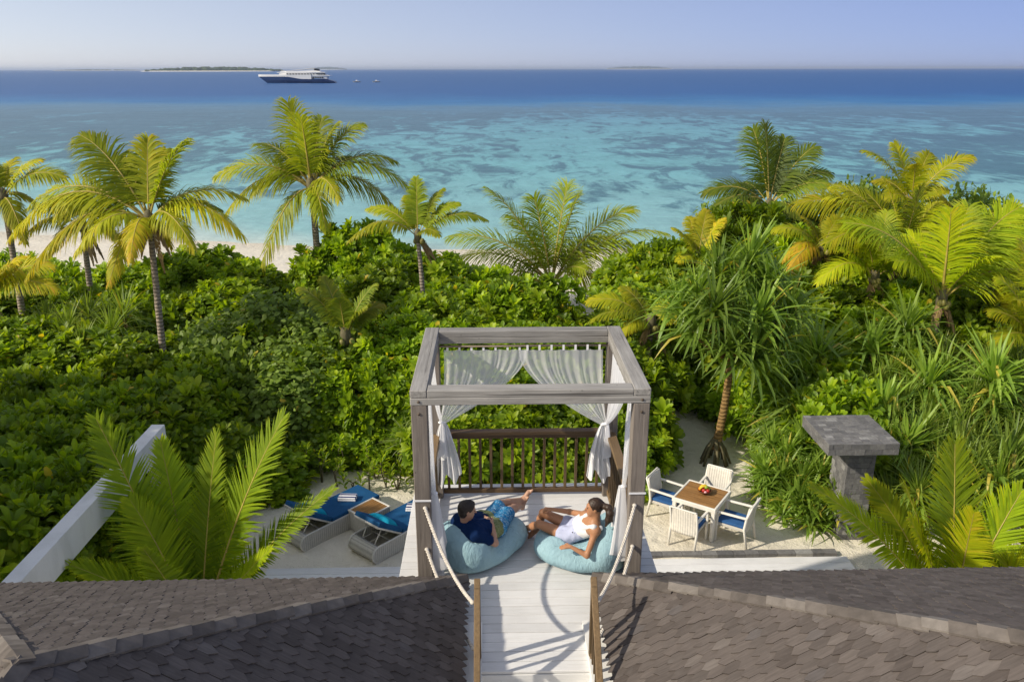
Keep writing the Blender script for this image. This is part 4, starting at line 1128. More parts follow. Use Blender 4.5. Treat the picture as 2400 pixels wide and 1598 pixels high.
young_palm('young coconut palm with arching fronds at the lower right corner', (9.6, 11.8, 0),
  [(2250, 1240, -.2, .5), (2360, 1180, .6, .5), (2440, 1100, .5, .55), (2300, 1290, -.9, .45), (2520, 1150, 0, .5)], 33, .45)

# ------------------------------------------------------------------ pandanus and strap-leaved clumps
def head_mesh(seed, n, L, w, mat, fold=.35, spread=1.0, kink=.32):
    g = np.random.default_rng(seed); VV, FF, AA, k = [], [], [], 0
    i = np.arange(n); az = i * 2.39996 + g.normal(size=n) * .12; f = i / n
    el = np.radians(86 - 98 * f ** 1.05 * spread) + g.normal(size=n) * .09
    d = np.stack([np.cos(az) * np.cos(el), np.sin(az) * np.cos(el), np.sin(el)], 1)
    ln = L * g.uniform(.75, 1.12, n) * (1 - .25 * (f < .15))
    p = np.stack([np.cos(az) * .03, np.sin(az) * .03, .10 * (1 - f)], 1)
    st = (0, .25, .5, .75, 1.0); wd = np.array((.8, 1, .9, .6, .05)) * w
    bend = g.uniform(.02, .15, n)[:, None] + .10 * f[:, None]; kk = (g.random(n) < kink)[:, None]
    rows = []
    for j in range(5):
        if j:
            d = nrmz(d + np.array((0, 0, -1.0)) * (bend * (.5 + j * .28) + kk * (1.1 if j == 3 else 0)))
            p = p + d * (ln * .25)[:, None]
        x = nrmz(np.cross(d, (0, 0, 1.0)) + 1e-4); u = np.cross(x, d)
        rows += [p - x * wd[j] + u * wd[j] * fold, p, p + x * wd[j] + u * wd[j] * fold]
    V = np.stack(rows, 1).reshape(-1, 3); base = (i * 15)[:, None]
    for j in range(4):
        for q in (0, 1): FF.append(base + np.array((j*3+q, j*3+q+1, j*3+q+4, j*3+q+3))[None])
    A = np.repeat(np.clip(.25 + .5 * g.random(n) + .25 * (1 - f) - .2, 0, .96), 15)
    A = np.where(np.repeat(g.random(n) < .04, 15), 1.0, A)
    me = mesh_np('leaf_head', V, [np.concatenate(FF)], {'var': A}); me.materials.append(mat); return me
HEADS = [head_mesh(60 + i, 84, 1.12, .042, M_STRAP) for i in range(4)]
FANS = [head_mesh(70 + i, 56, .85, .036, M_STRAP, kink=.15, spread=.72) for i in range(3)]
FINE = [head_mesh(80 + i, 80, .95, .017, M_GRASSY, spread=.9, kink=.2) for i in range(4)]

def head(parent, P, O, me, s, rng, tilt=.25):
    o = link(bpy.data.objects.new('leaf_head', me), parent)
    o.location = Vector(P) - O; o.scale = (s, s, s)
    o.rotation_euler = (rng.uniform(-tilt, tilt), rng.uniform(-tilt, tilt), rng.uniform(0, 6.28)); return o

def pandanus(label, foot, heads, D, s=1.0, seed=0, tr=.10):
    rng = random.Random(seed); b = at(*foot, z=0.0); r = tag(empty('pandanus_tree', b), label, 'pandanus')
    cs = [at(px, py, y=D + dy) for px, py, dy in heads]
    mid = sum(cs, Vector()) / len(cs); fork = Vector((mid.x, mid.y, min(c.z for c in cs) - .15))
    trunk(r, [Vector((0, 0, .35)), (fork - b) * .55 + Vector((.08, 0, 0)), fork - b], tr, tr * .85, M_PTRUNK)
    for i in range(13):                                   # stilt roots
        a = i * 6.283 / 13 + rng.uniform(-.15, .15); q = rng.uniform(.28, .42)
        MB().tube([(math.cos(a) * .05, math.sin(a) * .05, .62), (math.cos(a) * q * .6, math.sin(a) * q * .6, .35), (math.cos(a) * q, math.sin(a) * q, -.05)], [.04, .036, .032], 6).build('prop_root', M_TWIG, r, True)
    for i, c in enumerate(cs):
        MB().tube([fork - b, (fork - b).lerp(c - b, .5) + Vector((0, 0, -.08)), c - b], [.07, .055, .05], 7).build('branch', M_PTRUNK, r, True)
        head(r, c, b, HEADS[i % 4], s * rng.uniform(.9, 1.12), rng)
    return r
pandanus('tall pandanus tree on a golden trunk with stilt roots beside the sand path', (1642, 1062),
  [(1690, 672, .2), (1600, 690, .3), (1765, 660, .4), (1592, 765, -.3), (1676, 806, -.6), (1742, 742, -.2), (1640, 720, -.5), (1810, 722, .3), (1720, 610, .6), (1560, 720, .5), (1650, 640, .5), (1790, 790, .1), (1730, 830, -.4)], 17.6, 1.0, 1)

def clump(name, label, spots, meshes, s, group, cat='plant'):
    labs = row_labels(label, spots, .62)
    for i, (px, py, D) in enumerate(spots):
        rng = random.Random(i * 3 + int(px)); P = at(px, py, y=D)
        b = Vector((P.x, P.y, sand_z(P.x, P.y) - .03)); r = tag(empty(name, b), labs[i], cat, group)
        hgt = max(.15, P.z - .35 * s)
        if hgt > .5 and 'fan' not in name: MB().tube([(0, 0, 0), (rng.uniform(-.1, .1), 0, hgt * .5), (0, 0, hgt)], [.07, .06, .05], 7).build('stem', M_PTRUNK, r, True)
        head(r, b + Vector((0, 0, hgt)), b, meshes[i % len(meshes)], s * rng.uniform(.85, 1.15), rng)
        if 'fan' in name:
            for q in range(int(hgt / .3)): head(r, b + Vector((rng.uniform(-.25, .25), rng.uniform(-.3, .1), .1 + q * .3)), b, meshes[(i + q) % len(meshes)], s * rng.uniform(.8, 1.0), rng, .5)
        elif hgt > 1.0:
            for q in range(2): head(r, b + Vector((rng.uniform(-.4, .4), rng.uniform(-.4, .4), hgt * rng.uniform(.45, .8))), b, meshes[(i + q + 1) % len(meshes)], s * rng.uniform(.8, 1.0), rng, .5)
clump('screw_pine', 'pandanus with fan of strap leaves, right thicket', [(1797, 870, 18.0), (2089, 730, 18.6), (1885, 800, 18.4), (1840, 930, 17.0), (2010, 780, 18.2), (2140, 860, 17.0), (1760, 930, 18.2), (2290, 850, 16.6)], HEADS, 1.0, 'pandanus in the right thicket')
clump('fan_leaf_clump', 'stiff leaf clump at sand edge by dining set', [(1775, 1000, 15.9), (1812, 1020, 15.6), (1850, 990, 15.9), (1760, 1060, 15.5), (1800, 1075, 15.2), (1845, 1080, 15.0), (1890, 1070, 15.0), (1835, 1130, 14.7), (1880, 1140, 14.6), (1925, 1120, 14.6), (1900, 1030, 15.6), (1935, 1165, 14.3), (1930, 1050, 15.2), (1870, 1175, 14.35)], FANS, .85, 'stiff clumps at the sand edge')
fine = []
gr = random.Random(99)
for row, (py, D, x0, x1) in enumerate([(810, 18.2, 2110, 2420), (860, 17.4, 2010, 2420), (910, 16.6, 2040, 2430), (960, 15.9, 2070, 2430), (1010, 15.3, 2090, 2430), (1060, 14.8, 2100, 2440), (1110, 14.3, 2110, 2440)]):
    x = x0
    while x < x1:
        fine.append((x + gr.uniform(-15, 15), py + gr.uniform(-22, 18), D + gr.uniform(-.2, .2))); x += gr.uniform(42, 66)
clump('strap_leaf_plant', 'fine strap-leaved plant behind the slate pillar', fine, FINE + [HEADS[0]], 1.0, 'fine strap-leaved mass behind the pillar')
clump('strap_leaf_plant', 'strap-leaved plant below the tall left palm', [(200, 700, 22), (150, 730, 21.4), (250, 740, 21), (100, 720, 22), (280, 700, 22.3), (180, 780, 20)], FINE, 1.1, 'strap leaves in the left thicket')
clump('strap_leaf_plant', 'small strap-leaved plant behind the deck railing', [(1040, 985, 16.3), (1075, 1000, 16.2), (975, 930, 17)], FINE, .8, 'strap leaves behind the railing')

# tall trees left of the picture, whose shade lies over the loungers and the left garden
def shade_tree(x, y, hgt, R, seed, label):
    rng = random.Random(seed); r = tag(empty('shade_tree', (x, y, 0)), label, 'tree', 'trees left of the picture')
    trunk(r, [(0, 0, 0), (.3, .2, hgt * .4), (.1, .1, hgt * .75)], .16, .09, M_TRUNK)
    for i in range(7):
        a = rng.uniform(0, 6.28); q = R * rng.uniform(.1, .7)
        o = link(bpy.data.objects.new('crown', SHRUB[('hibiscus', 'low')][i % 3][0]), r); o['kind'] = 'stuff'
        o.location = (math.cos(a) * q, math.sin(a) * q, hgt * rng.uniform(.48, .82)); k = R * rng.uniform(.42, .6); o.scale = (k, k, k); o.rotation_euler = (0, 0, rng.uniform(0, 6))
shade = [(-12.5, 11.2, 6.0, 1.9), (-14.5, 14.5, 7.2, 2.2), (-15.5, 8.5, 7.0, 2.1), (-10.6, 8.6, 5.6, 1.8), (-10.3, 11.2, 5.4, 1.6), (-9.8, 6.2, 5.4, 1.7)]
for i, (x, y, hh, R) in enumerate(shade):
    shade_tree(x, y, hh, R, i, f'leafy tree left of the white garden frame, outside the picture, {ORD[i]} in planting order')
# ================================================================== FURNITURE
def m_rattan(name, c, axis=2, sc=120):
    t = NT(name); v = t.coord('Object')
    w = t.n('TexWave', wave_type='BANDS', bands_direction='XYZ'[axis]); w.inputs['Scale'].default_value = sc / 6.28 / 3; w.inputs['Distortion'].default_value = .4; t.l(v, w.inputs['Vector'])
    w2 = t.n('TexWave', wave_type='BANDS', bands_direction='Z'); w2.inputs['Scale'].default_value = 22; t.l(v, w2.inputs['Vector'])
    n = t.noise(v, 20, 4)
    col = t.mix(.6, t.ramp(n, [(.3, tuple(x * .85 for x in c)), (.7, c)]), t.ramp(w.outputs['Fac'], [(.1, .62), (.5, 1.1)]), 'MULTIPLY')
    hh = t.math('ADD', w.outputs['Fac'], t.math('MULTIPLY', w2.outputs['Fac'], .3))
    return t.done(t.bsdf(col, .6, t.bump(hh, .6, .006), .3))
M_RATTAN = m_rattan('white_woven_rattan', (.74, .70, .62), 0)
M_RATGREY = m_rattan('grey_woven_rattan', (.50, .48, .43), 1)
M_WFRAME = simple('cream_painted_frame', (.74, .71, .64), .5, .06)
M_GFRAME = simple('grey_cream_frame', (.56, .54, .49), .55, .08)
M_TEAK = wood('teak_slats', (.36, .19, .065), (.20, .10, .034), 0, 2.2, .5, False)
M_BLUE = simple('blue_cushion_fabric', (.028, .095, .25), .85, .12, 5, .3, 160, .2)
M_NAVY = simple('deep_blue_mattress', (.010, .075, .19), .85, .14, 4, .3, 160, .2)
M_TEAL = simple('turquoise_pillow', (.005, .30, .46), .8, .14, 5, .3, 140, .2)

def pillow_mesh(b, sx, sy, sz, M, n=10):
    """Stuffed cushion: full in the middle, thin at the edges."""
    vs = {}
    for s in (1, -1):
        for i in range(n + 1):
            for j in range(n + 1):
                u = i / n * 2 - 1; v = j / n * 2 - 1
                if s == -1 and (i in (0, n) or j in (0, n)): vs[(s, i, j)] = vs[(1, i, j)]; continue
                t = ((1 - u**4) * (1 - v**4)) ** .55
                k = 1 - .06 * (1 - abs(u)) * abs(v) ** 2
                vs[(s, i, j)] = b.bm.verts.new(M @ Vector((u * sx * (1 - .05 * (1 - v*v) * u*u), v * sy * (1 - .05 * (1 - u*u) * v*v), s * t * sz)))
    for s in (1, -1):
        for i in range(n):
            for j in range(n):
                q = [vs[(s, i, j)], vs[(s, i+1, j)], vs[(s, i+1, j+1)], vs[(s, i, j+1)]]
                if len(set(q)) < 3: continue
                try: b.bm.faces.new(q if s == 1 else q[::-1])
                except ValueError: pass
    return b

# ---- dining set
TC = (at(1578 * 1.0, 1101, z=.75) + at(1685, 1126, z=.75) + at(1648, 1177, z=.75) + at(1547, 1147, z=.75)) / 4
pL, pF = at(1547, 1147, z=.75), at(1586, 1101, z=.75); TANG = math.atan2((at(1648, 1177, z=.75) - pL).y, (at(1648, 1177, z=.75) - pL).x)
table = tag(empty('dining_table', (TC.x, TC.y, .01), TANG), 'square white dining table with brown slatted teak top on the sand', 'table')
TS = .46
fr_ = MB()
for sx, sy, lx, ly in ((0, -1, TS, .045), (0, 1, TS, .045)):
    fr_.box(-TS, TS, sy * TS - .045 if sy > 0 else -TS, TS if sy > 0 else -TS + .045, .665, .755, .008)
fr_.box(-TS, -TS + .045, -TS + .047, TS - .047, .665, .755, .008).box(TS - .045, TS, -TS + .047, TS - .047, .665, .755, .008)
fr_.build('table_frame', M_WFRAME, table)
for i in range(10):
    w = (2 * TS - .096) / 10; y0 = -TS + .048 + i * w
    MB().box(-TS + .048, TS - .048, y0 + .002, y0 + w - .002, .70, .750, .003).build('slat', M_TEAK, table)
for sx in (-1, 1):
    for sy in (-1, 1):
        cx, cy = sx * (TS - .05), sy * (TS - .05)
        MB().box(cx - .038, cx + .038, cy - .038, cy + .038, 0, .663, .008).build('leg', M_WFRAME, table)

def make_chair():
    r = empty('dining_chair')
    W, Dp = .27, .27
    for sx in (-1, 1):
        MB().bar((sx * W, -Dp, 0), (sx * W, -Dp + .01, .64), .045, .045, (0, 1, 0), .006).build('leg', M_WFRAME, r)
        MB().tube([(sx * W, Dp + .10, 0), (sx * W, Dp + .02, .42), (sx * W, Dp + .05, .66), (sx * W, Dp + .13, .90)], [.026, .026, .025, .02], 8).build('leg', M_WFRAME, r, True)
        MB().bar((sx * W, -Dp - .02, .645), (sx * W, Dp + .05, .665), .055, .035, (0, 0, 1), .008).build('armrest', M_WFRAME, r)
    def back(u, v):
        x = (u - .5) * 2 * W; z = .33 + .57 * v
        y = Dp + .03 + .10 * max(0, v - .35) ** 1.3 + .025 * (1 - (2 * u - 1) ** 2)
        return (x, y, z)
    grid_sheet('backrest', back, 15, 12, M_RATTAN, r, .028)
    MB().bar((-W, Dp + .13, .905), (W, Dp + .13, .905), .035, .03, (0, 0, 1), .008).build('top_rail', M_WFRAME, r)
    MB().box(-W + .02, W - .02, -Dp, Dp + .02, .34, .40, .008).build('seat', M_RATTAN, r)
    b = MB(); b.box(-W + .025, W - .025, -Dp - .005, Dp + .01, .403, .465, .022, None, 3); b.build('seat_cushion', M_BLUE, r, True)
    return r
ch0 = make_chair()
ca, sa = math.cos(TANG), math.sin(TANG)
def tl(x, y): return (TC.x + x * ca - y * sa, TC.y + x * sa + y * ca, .012)
chairs = [(0.02, -.66, math.pi, 'white rattan armchair nearest the camera, its back to us'), (-.72, .02, math.pi / 2, 'white rattan armchair on the left of the dining table, beside the pergola post'),
          (.72, -.04, -math.pi / 2, 'white rattan armchair on the right of the dining table, towards the pillar'), (.0, .64, 0, 'white rattan armchair on the far side of the dining table')]
for i, (x, y, a, lab) in enumerate(chairs):
    c = ch0 if i == 0 else copy_tree(ch0)
    c.location = tl(x, y); c.rotation_euler = (0, 0, TANG + a)
    tag(c, lab, 'chair', 'white rattan chairs round the dining table')

bowl = tag(empty('fruit_bowl', tl(.03, .06)[:2] + (.768,)), 'small bowl of mixed fruit on the teak table', 'fruit bowl')
pts = [(.045, 0), (.10, .02), (.135, .06), (.145, .075), (.135, .075), (.09, .03), (.0, .012)]
def lathe(b, prof, n=24, M=None):
    rings = []
    for rr, z in prof:
        rings.append([b.bm.verts.new((max(rr, .001) * math.cos(6.2832 * k / n), max(rr, .001) * math.sin(6.2832 * k / n), z)) for k in range(n)])
    for r0, r1 in zip(rings, rings[1:]):
        for k in range(n): b.bm.faces.new((r0[k], r0[(k+1) % n], r1[(k+1) % n], r1[k]))
    b.bm.faces.new(rings[0][::-1]); return b
lathe(MB(), pts).build('bowl', simple('dark_bowl', (.16, .06, .025), .4), bowl, True)
M_FR = {'banana': simple('banana', (.72, .5, .04), .5), 'apple': simple('red_apple', (.42, .03, .02), .35), 'lime': simple('green_fruit', (.28, .38, .04), .4), 'orange': simple('orange', (.75, .27, .02), .5), 'flower': simple('pink_blossom', (.75, .4, .42), .7)}
for nm, x, y, z, rr in (('apple', -.03, -.05, .085, .045), ('apple', .05, -.06, .08, .042), ('lime', .08, .02, .09, .046), ('orange', .0, .06, .1, .05), ('orange', -.08, .03, .085, .045), ('lime', .03, .0, .13, .042), ('flower', -.01, -.10, .07, .03)):
    MB().ball((x, y, z), rr, (1, 1, .93)).build(nm if nm in ('apple', 'orange') else {'lime': 'green_fruit', 'flower': 'blossom'}[nm], M_FR[nm], bowl, True)
for k in range(3):
    MB().tube([(-.11, -.02 + k * .03, .10), (-.05, .0 + k * .03, .145), (.03, .0 + k * .03, .15), (.09, -.02 + k * .03, .115)], [.008, .019, .019, .007], 8).build('banana', M_FR['banana'], bowl, True)

# ---- sun loungers: woven tub base, adjustable back, mattress
def make_lounger():
    """Head (raised back) at -y, foot at +y; length 2.05 m."""
    r = empty('sun_lounger'); W = .38; L0, L1, H = -1.05, 1.0, .33
    prof = []                                   # side outline with rounded head end
    for k in range(9):
        a = math.pi * (1.5 - k / 8); prof.append((L0 + .17 + .17 * math.cos(a), .17 + .165 * math.sin(a)))
    prof = [(L1, .005)] + [(y, z) for y, z in prof] + [(L1, .335)]
    for sx in (-1, 1):
        b = MB()
        out = [b.bm.verts.new((sx * W, y, z)) for y, z in prof]; inn = [b.bm.verts.new((sx * (W - .035), y, z)) for y, z in prof]
        n = len(prof)
        b.bm.faces.new(out); b.bm.faces.new(inn[::-1])
        for k in range(n): b.bm.faces.new((out[k], inn[k], inn[(k+1) % n], out[(k+1) % n]))
        b.build('side_panel', M_RATGREY, r)
        MB().tube([(sx * (W - .018), y, z) for y, z in prof[1:]], .021, 8).build('edge_trim', M_GFRAME, r, True)
    def hd(u, v):
        y, z = prof[1 + int(round(v * 8))]; return ((u - .5) * 2 * (W - .036), y + .004, z)
    grid_sheet('head_end', hd, 10, 9, M_RATGREY, r, .012)
    MB().box(-W + .036, W - .036, L1 - .03, L1 - .004, .01, .33, .004).build('foot_end', M_RATGREY, r)
    MB().box(-W + .036, W - .036, -.28, L1 - .032, .27, .325).build('seat_deck', M_GFRAME, r)
    h0, h1 = Vector((0, -.28, .335)), Vector((0, -.86, .73))
    for sx in (-1, 1): MB().tube([h0 + Vector((sx * (W - .03), 0, 0)), h1 + Vector((sx * (W - .03), 0, 0))], .02, 8).build('back_frame', M_GFRAME, r, True)
    MB().tube([h1 + Vector((-W + .03, 0, 0)), h1 + Vector((W - .03, 0, 0))], .026, 8).build('back_frame', M_GFRAME, r, True)
    for sx in (-1, 1): MB().tube([Vector((sx * .2, -.66, .56)), Vector((sx * .17, -.90, .2))], .011, 6).build('strut', M_WFRAME, r, True)
    MB().tube([(-.30, -.90, .2), (.30, -.90, .2)], .012, 6).build('strut_bar', M_WFRAME, r, True)
    MB().tube([(-W + .03, -.45, .2), (W - .03, -.45, .2)], .012, 6).build('strut_bar', M_WFRAME, r, True)
    for sx in (-1, 1): MB().tube([(sx * .27, -.94, .22), (sx * .27, -.35, .22)], .010, 6).build('strut_bar', M_WFRAME, r, True)
    b = MB(); b.box(-W + .02, W - .02, -.26, L1 - .01, .328, .43, .03, None, 3)
    mat_ = b.build('mattress', M_NAVY, r, True)
    d = (h1 - h0); an = math.atan2(d.z, -d.y)
    M = Matrix.Translation(h0 + Vector((0, 0, .06))) @ Matrix.Rotation(math.pi, 4, 'Z') @ Matrix.Rotation(an, 4, 'X')
    b = MB(); b.box(-W + .02, W - .02, .0, d.length - .02, -.04, .06, .03, M, 3); b.build('back_mattress', M_NAVY, r, True)
    Mp = Matrix.Translation(h0 + Vector((0, -.16, .24))) @ Matrix.Rotation(math.pi, 4, 'Z') @ Matrix.Rotation(an, 4, 'X')
    pillow_mesh(MB(), .29, .15, .085, Mp).build('pillow', M_TEAL, r, True)
    return r
a1, b1 = at(680, 1262, z=.1), at(832, 1136, z=.4)
ldir = Vector((1.30, 1.46)); lang = math.atan2(ldir.y, ldir.x) - math.pi / 2
lo1 = make_lounger(); lo1.location = (-3.38, 14.85, .01); lo1.rotation_euler = (0, 0, lang)
tag(lo1, 'rattan sun lounger with deep blue mattress, the left one behind the young palm frond', 'sun lounger', 'sun loungers on the sand')
lo2 = copy_tree(lo1); lo2.location = (-1.92, 14.40, .01); lo2.rotation_euler = (0, 0, lang)
tag(lo2, 'rattan sun lounger with deep blue mattress, the right one partly hidden by the pergola post', 'sun lounger')

def m_stripe():
    t = NT('striped_towel'); v = t.coord('Object'); sp = t.n('SeparateXYZ'); t.l(v, sp.inputs[0])
    w = t.math('FRACT', t.math('ADD', t.math('MULTIPLY', sp.outputs[1], 9.5), .25))
    col = t.ramp(w, [(.0, (.78, .78, .80)), (.46, (.78, .78, .80)), (.50, (.02, .03, .12)), (.96, (.02, .03, .12)), (1, (.78, .78, .80))])
    n = t.noise(v, 120, 3); return t.done(t.bsdf(col, .95, t.bump(n, .5, .004), .1))
M_STRIPE = m_stripe()
for lo, lab in ((lo1, 'folded blue and white striped towel on the left lounger'), (lo2, 'folded blue and white striped towel on the right lounger')):
    c = Vector(lo.location) + Matrix.Rotation(lang, 3, 'Z') @ Vector((0, .42, .432))
    tw = tag(empty('folded_towel', c, rad(-4)), lab, 'towel', 'striped towels on the loungers')
    MB().box(-.19, .19, -.105, .105, .0, .045, .02, None, 3).build('lower_fold', M_STRIPE, tw, True)
    MB().box(-.185, .187, -.10, .103, .046, .085, .018, None, 3).build('upper_fold', M_STRIPE, tw, True)

st = tag(empty('side_table', (-2.60, 14.80, .01), lang), 'woven rattan side table with brown wooden top between the loungers', 'side table')
for sx, sy, w, d_ in ((0, -1, .27, .015), (0, 1, .27, .015), (-1, 0, .015, .30), (1, 0, .015, .30)):
    x, y = sx * .255, sy * .315
    MB().box(x - w if w > .1 else x - .015, x + w if w > .1 else x + .015, y - d_ if d_ > .1 else y - .015, y + d_ if d_ > .1 else y + .015, 0, .40, .006).build('side_panel', M_RATGREY, st)
b = MB()
b.box(-.28, .28, -.34, -.29, .402, .44, .01).box(-.28, .28, .29, .34, .402, .44, .01).box(-.28, -.235, -.288, .288, .402, .44, .01).box(.235, .28, -.288, .288, .402, .44, .01)
b.build('top_frame', M_GFRAME, st)
for i in range(7):
    w = .466 / 7; x0 = -.233 + i * w
    MB().box(x0 + .002, x0 + w - .002, -.287, .287, .41, .436, .002).build('slat', M_TEAK, st)
# ================================================================== BEAN BAGS AND PEOPLE
# Bodies, clothes and bags are smooth blends of tapered limbs, meshed as one continuous skin each.
class Blend:
    def __init__(s, res): s.res = res; s.p = []
    def cap(s, a, b, r0, r1=None, k=.03, neg=False): s.p.append(('c', np.array(a, float), np.array(b, float), r0, r0 if r1 is None else r1, k, neg)); return s
    def chain(s, pts, rs, k=.03):
        for i in range(len(pts) - 1): s.cap(pts[i], pts[i+1], rs[i], rs[i+1], k)
        return s
    def ell(s, c, ax, r, k=.03, neg=False): s.p.append(('e', np.array(c, float), np.array([np.array(v, float) for v in ax]), np.array(r, float), None, k, neg)); return s
    def field(s, P, prim):
        if prim[0] == 'c':
            a, b = prim[1], prim[2]; ab = b - a; L = max(ab @ ab, 1e-9)
            t = np.clip(((P - a) @ ab) / L, 0, 1)
            return np.linalg.norm(P - a - t[..., None] * ab, axis=-1) - (prim[3] + (prim[4] - prim[3]) * t)
        q = (P - prim[1]) @ prim[2].T; r = prim[3]
        m = np.linalg.norm(q / r, axis=-1); g = np.linalg.norm(q / (r * r), axis=-1)
        return m * (m - 1) / np.maximum(g, 1e-6)
    def bounds(s, prim):
        if prim[0] == 'c':
            R = max(prim[3], prim[4]); lo = np.minimum(prim[1], prim[2]) - R; hi = np.maximum(prim[1], prim[2]) + R
        else:
            R = prim[3].max(); lo, hi = prim[1] - R, prim[1] + R
        return lo, hi
    def mesh(s, name, floor=None, noise=None):
        h = s.res; pos = [q for q in s.p if not q[-1]]
        lo = np.min([s.bounds(q)[0] for q in pos], 0) - 4*h; hi = np.max([s.bounds(q)[1] for q in pos], 0) + 4*h
        n = np.ceil((hi - lo) / h).astype(int) + 1
        D = np.full(n, .25, np.float32)
        ax = [lo[i] + h * np.arange(n[i]) for i in range(3)]
        for q in s.p:
            b0, b1 = s.bounds(q); m = q[5] + 3*h + (.08 if q[-1] else .02)
            i0 = np.clip(((b0 - m - lo) / h).astype(int), 0, n); i1 = np.clip(((b1 + m - lo) / h).astype(int) + 2, 0, n)
            if (i1 <= i0).any(): continue
            sl = tuple(slice(i0[i], i1[i]) for i in range(3))
            P = np.stack(np.meshgrid(*[ax[i][sl[i]] for i in range(3)], indexing='ij'), -1)
            d = s.field(P, q).astype(np.float32); o = D[sl]; k = max(q[5], 1e-4)
            if q[-1]:
                w = np.clip(.5 - .5 * (o + d) / k, 0, 1); D[sl] = o * (1 - w) + (-d) * w + k * w * (1 - w)
            else:
                w = np.clip(.5 + .5 * (o - d) / k, 0, 1); D[sl] = o * (1 - w) + d * w - k * w * (1 - w)
        if floor is not None:
            zz = (floor - ax[2])[None, None, :].astype(np.float32); k = .03
            w = np.clip(.5 - .5 * (zz - D) / k * -1, 0, 1); w = np.clip(.5 + .5 * (zz - D) / k, 0, 1); D = D * (1 - w) + zz * w + k * w * (1 - w)
        if noise is not None:
            P = np.stack(np.meshgrid(*ax, indexing='ij'), -1); D = D + noise(P).astype(np.float32)
        D[0] = D[-1] = .2; D[:, 0] = D[:, -1] = .2; D[:, :, 0] = D[:, :, -1] = .2
        return nets(name, D, lo, h)

def nets(name, D, lo, h):
    S_ = D < 0; c = [slice(None, -1), slice(1, None)]
    cn = {(i, j, k): (c[i], c[j], c[k]) for i in (0, 1) for j in (0, 1) for k in (0, 1)}
    cnt = sum(S_[v].astype(np.int8) for v in cn.values()); act = (cnt > 0) & (cnt < 8)
    ids = np.argwhere(act); lut = np.full(act.shape, -1, np.int64); lut[act] = np.arange(len(ids))
    acc = np.zeros((len(ids), 3)); num = np.zeros(len(ids))
    def val(o): return D[ids[:, 0] + o[0], ids[:, 1] + o[1], ids[:, 2] + o[2]]
    V = {o: val(o) for o in cn}
    for a in cn:
        for axis in range(3):
            if a[axis]: continue
            b = list(a); b[axis] = 1; b = tuple(b)
            da, db = V[a], V[b]; m = (da < 0) != (db < 0)
            t = np.where(m, da / np.where(m, da - db, 1), 0)
            p = np.repeat(np.array(a, float)[None], len(ids), 0); p[:, axis] = t
            acc += p * m[:, None]; num += m
    P = lo + h * (ids + acc / np.maximum(num, 1)[:, None])
    Q = []
    for axis in range(3):
        s0 = [slice(1, -1)] * 3; s1 = [slice(1, -1)] * 3; s0[axis] = slice(0, -1); s1[axis] = slice(1, None)
        A, B = S_[tuple(s0)], S_[tuple(s1)]
        e = np.argwhere(A != B); fl = A[A != B]
        off = np.ones(3, int); off[axis] = 0; e = e + off
        u, v = [(1, 2), (2, 0), (0, 1)][axis]
        def cell(du, dv):
            q = e.copy(); q[:, u] -= du; q[:, v] -= dv; return lut[q[:, 0], q[:, 1], q[:, 2]]
        quad = np.stack([cell(1, 1), cell(0, 1), cell(0, 0), cell(1, 0)], 1)
        quad[~fl] = quad[~fl][:, ::-1]; Q.append(quad)
    Q = np.concatenate(Q); Q = Q[(Q >= 0).all(1)]
    # two rounds of smoothing take the voxel steps off
    nb = np.zeros_like(P); deg = np.zeros(len(P))
    for _ in range(2):
        nb[:] = 0; deg[:] = 0
        for i in range(4):
            a, b = Q[:, i], Q[:, (i+1) % 4]; np.add.at(nb, a, P[b]); np.add.at(deg, a, 1)
        P = P * .5 + .5 * nb / np.maximum(deg, 1)[:, None]
    return mesh_np(name, P, [Q])

M_SKIN_M = NT('skin_fair')
def m_skin(name, c):
    t = NT(name); v = t.coord('Object'); n = t.noise(v, 14, 4)
    col = t.ramp(n, [(.3, tuple(x * .9 for x in c)), (.7, c)])
    p = t.n('BsdfPrincipled'); t.l(col, p.inputs['Base Color']); p.inputs['Roughness'].default_value = .5
    p.inputs['Subsurface Weight'].default_value = .12; p.inputs['Subsurface Radius'].default_value = (.012, .005, .003)
    p.inputs['Specular IOR Level'].default_value = .4
    return t.done(p.outputs[0])
M_SKIN_M = m_skin('lightly_tanned_skin', (.47, .27, .18)); M_SKIN_W = m_skin('tanned_skin', (.42, .205, .105))
M_HAIR = simple('dark_hair', (.022, .015, .011), .5, .3, 40, .5, 160); M_HAIR_W = simple('dark_brown_hair', (.035, .019, .011), .45, .35, 40, .5, 160)
M_TEE = simple('navy_tee', (.005, .020, .075), .9, .15, 6, .4, 30, .1, .012)
M_ROMPER = simple('pale_lavender_denim', (.44, .47, .63), .85, .07, 7, .5, 28, .15, .012)
M_TOP = simple('white_cotton_top', (.80, .79, .78), .85, .04, 7, .4, 30, .1, .01)
M_EYE = simple('dark_eye', (.02, .012, .008), .2); M_LIP = simple('lips', (.38, .11, .09), .5)
def m_print(name, base, c2, c3, sc):
    t = NT(name); v = t.coord('Object'); n = t.noise(v, sc, 4, .6, 1.2); n2 = t.noise(v, sc * 1.7, 3, .6, 2.0)
    col = t.mix(t.ramp(n2, [(.54, 0), (.6, 1)]), t.ramp(n, [(.35, base), (.62, c2)]), c3)
    return t.done(t.bsdf(col, .85, t.bump(t.noise(v, 30, 3), .4, .012), .15))
M_SHORTS = m_print('blue_tropical_print', (.008, .12, .30), (.02, .22, .44), (.35, .52, .66), 16)
M_CAMO = m_print('green_leaf_print', (.10, .13, .05), (.20, .23, .10), (.30, .32, .19), 22)
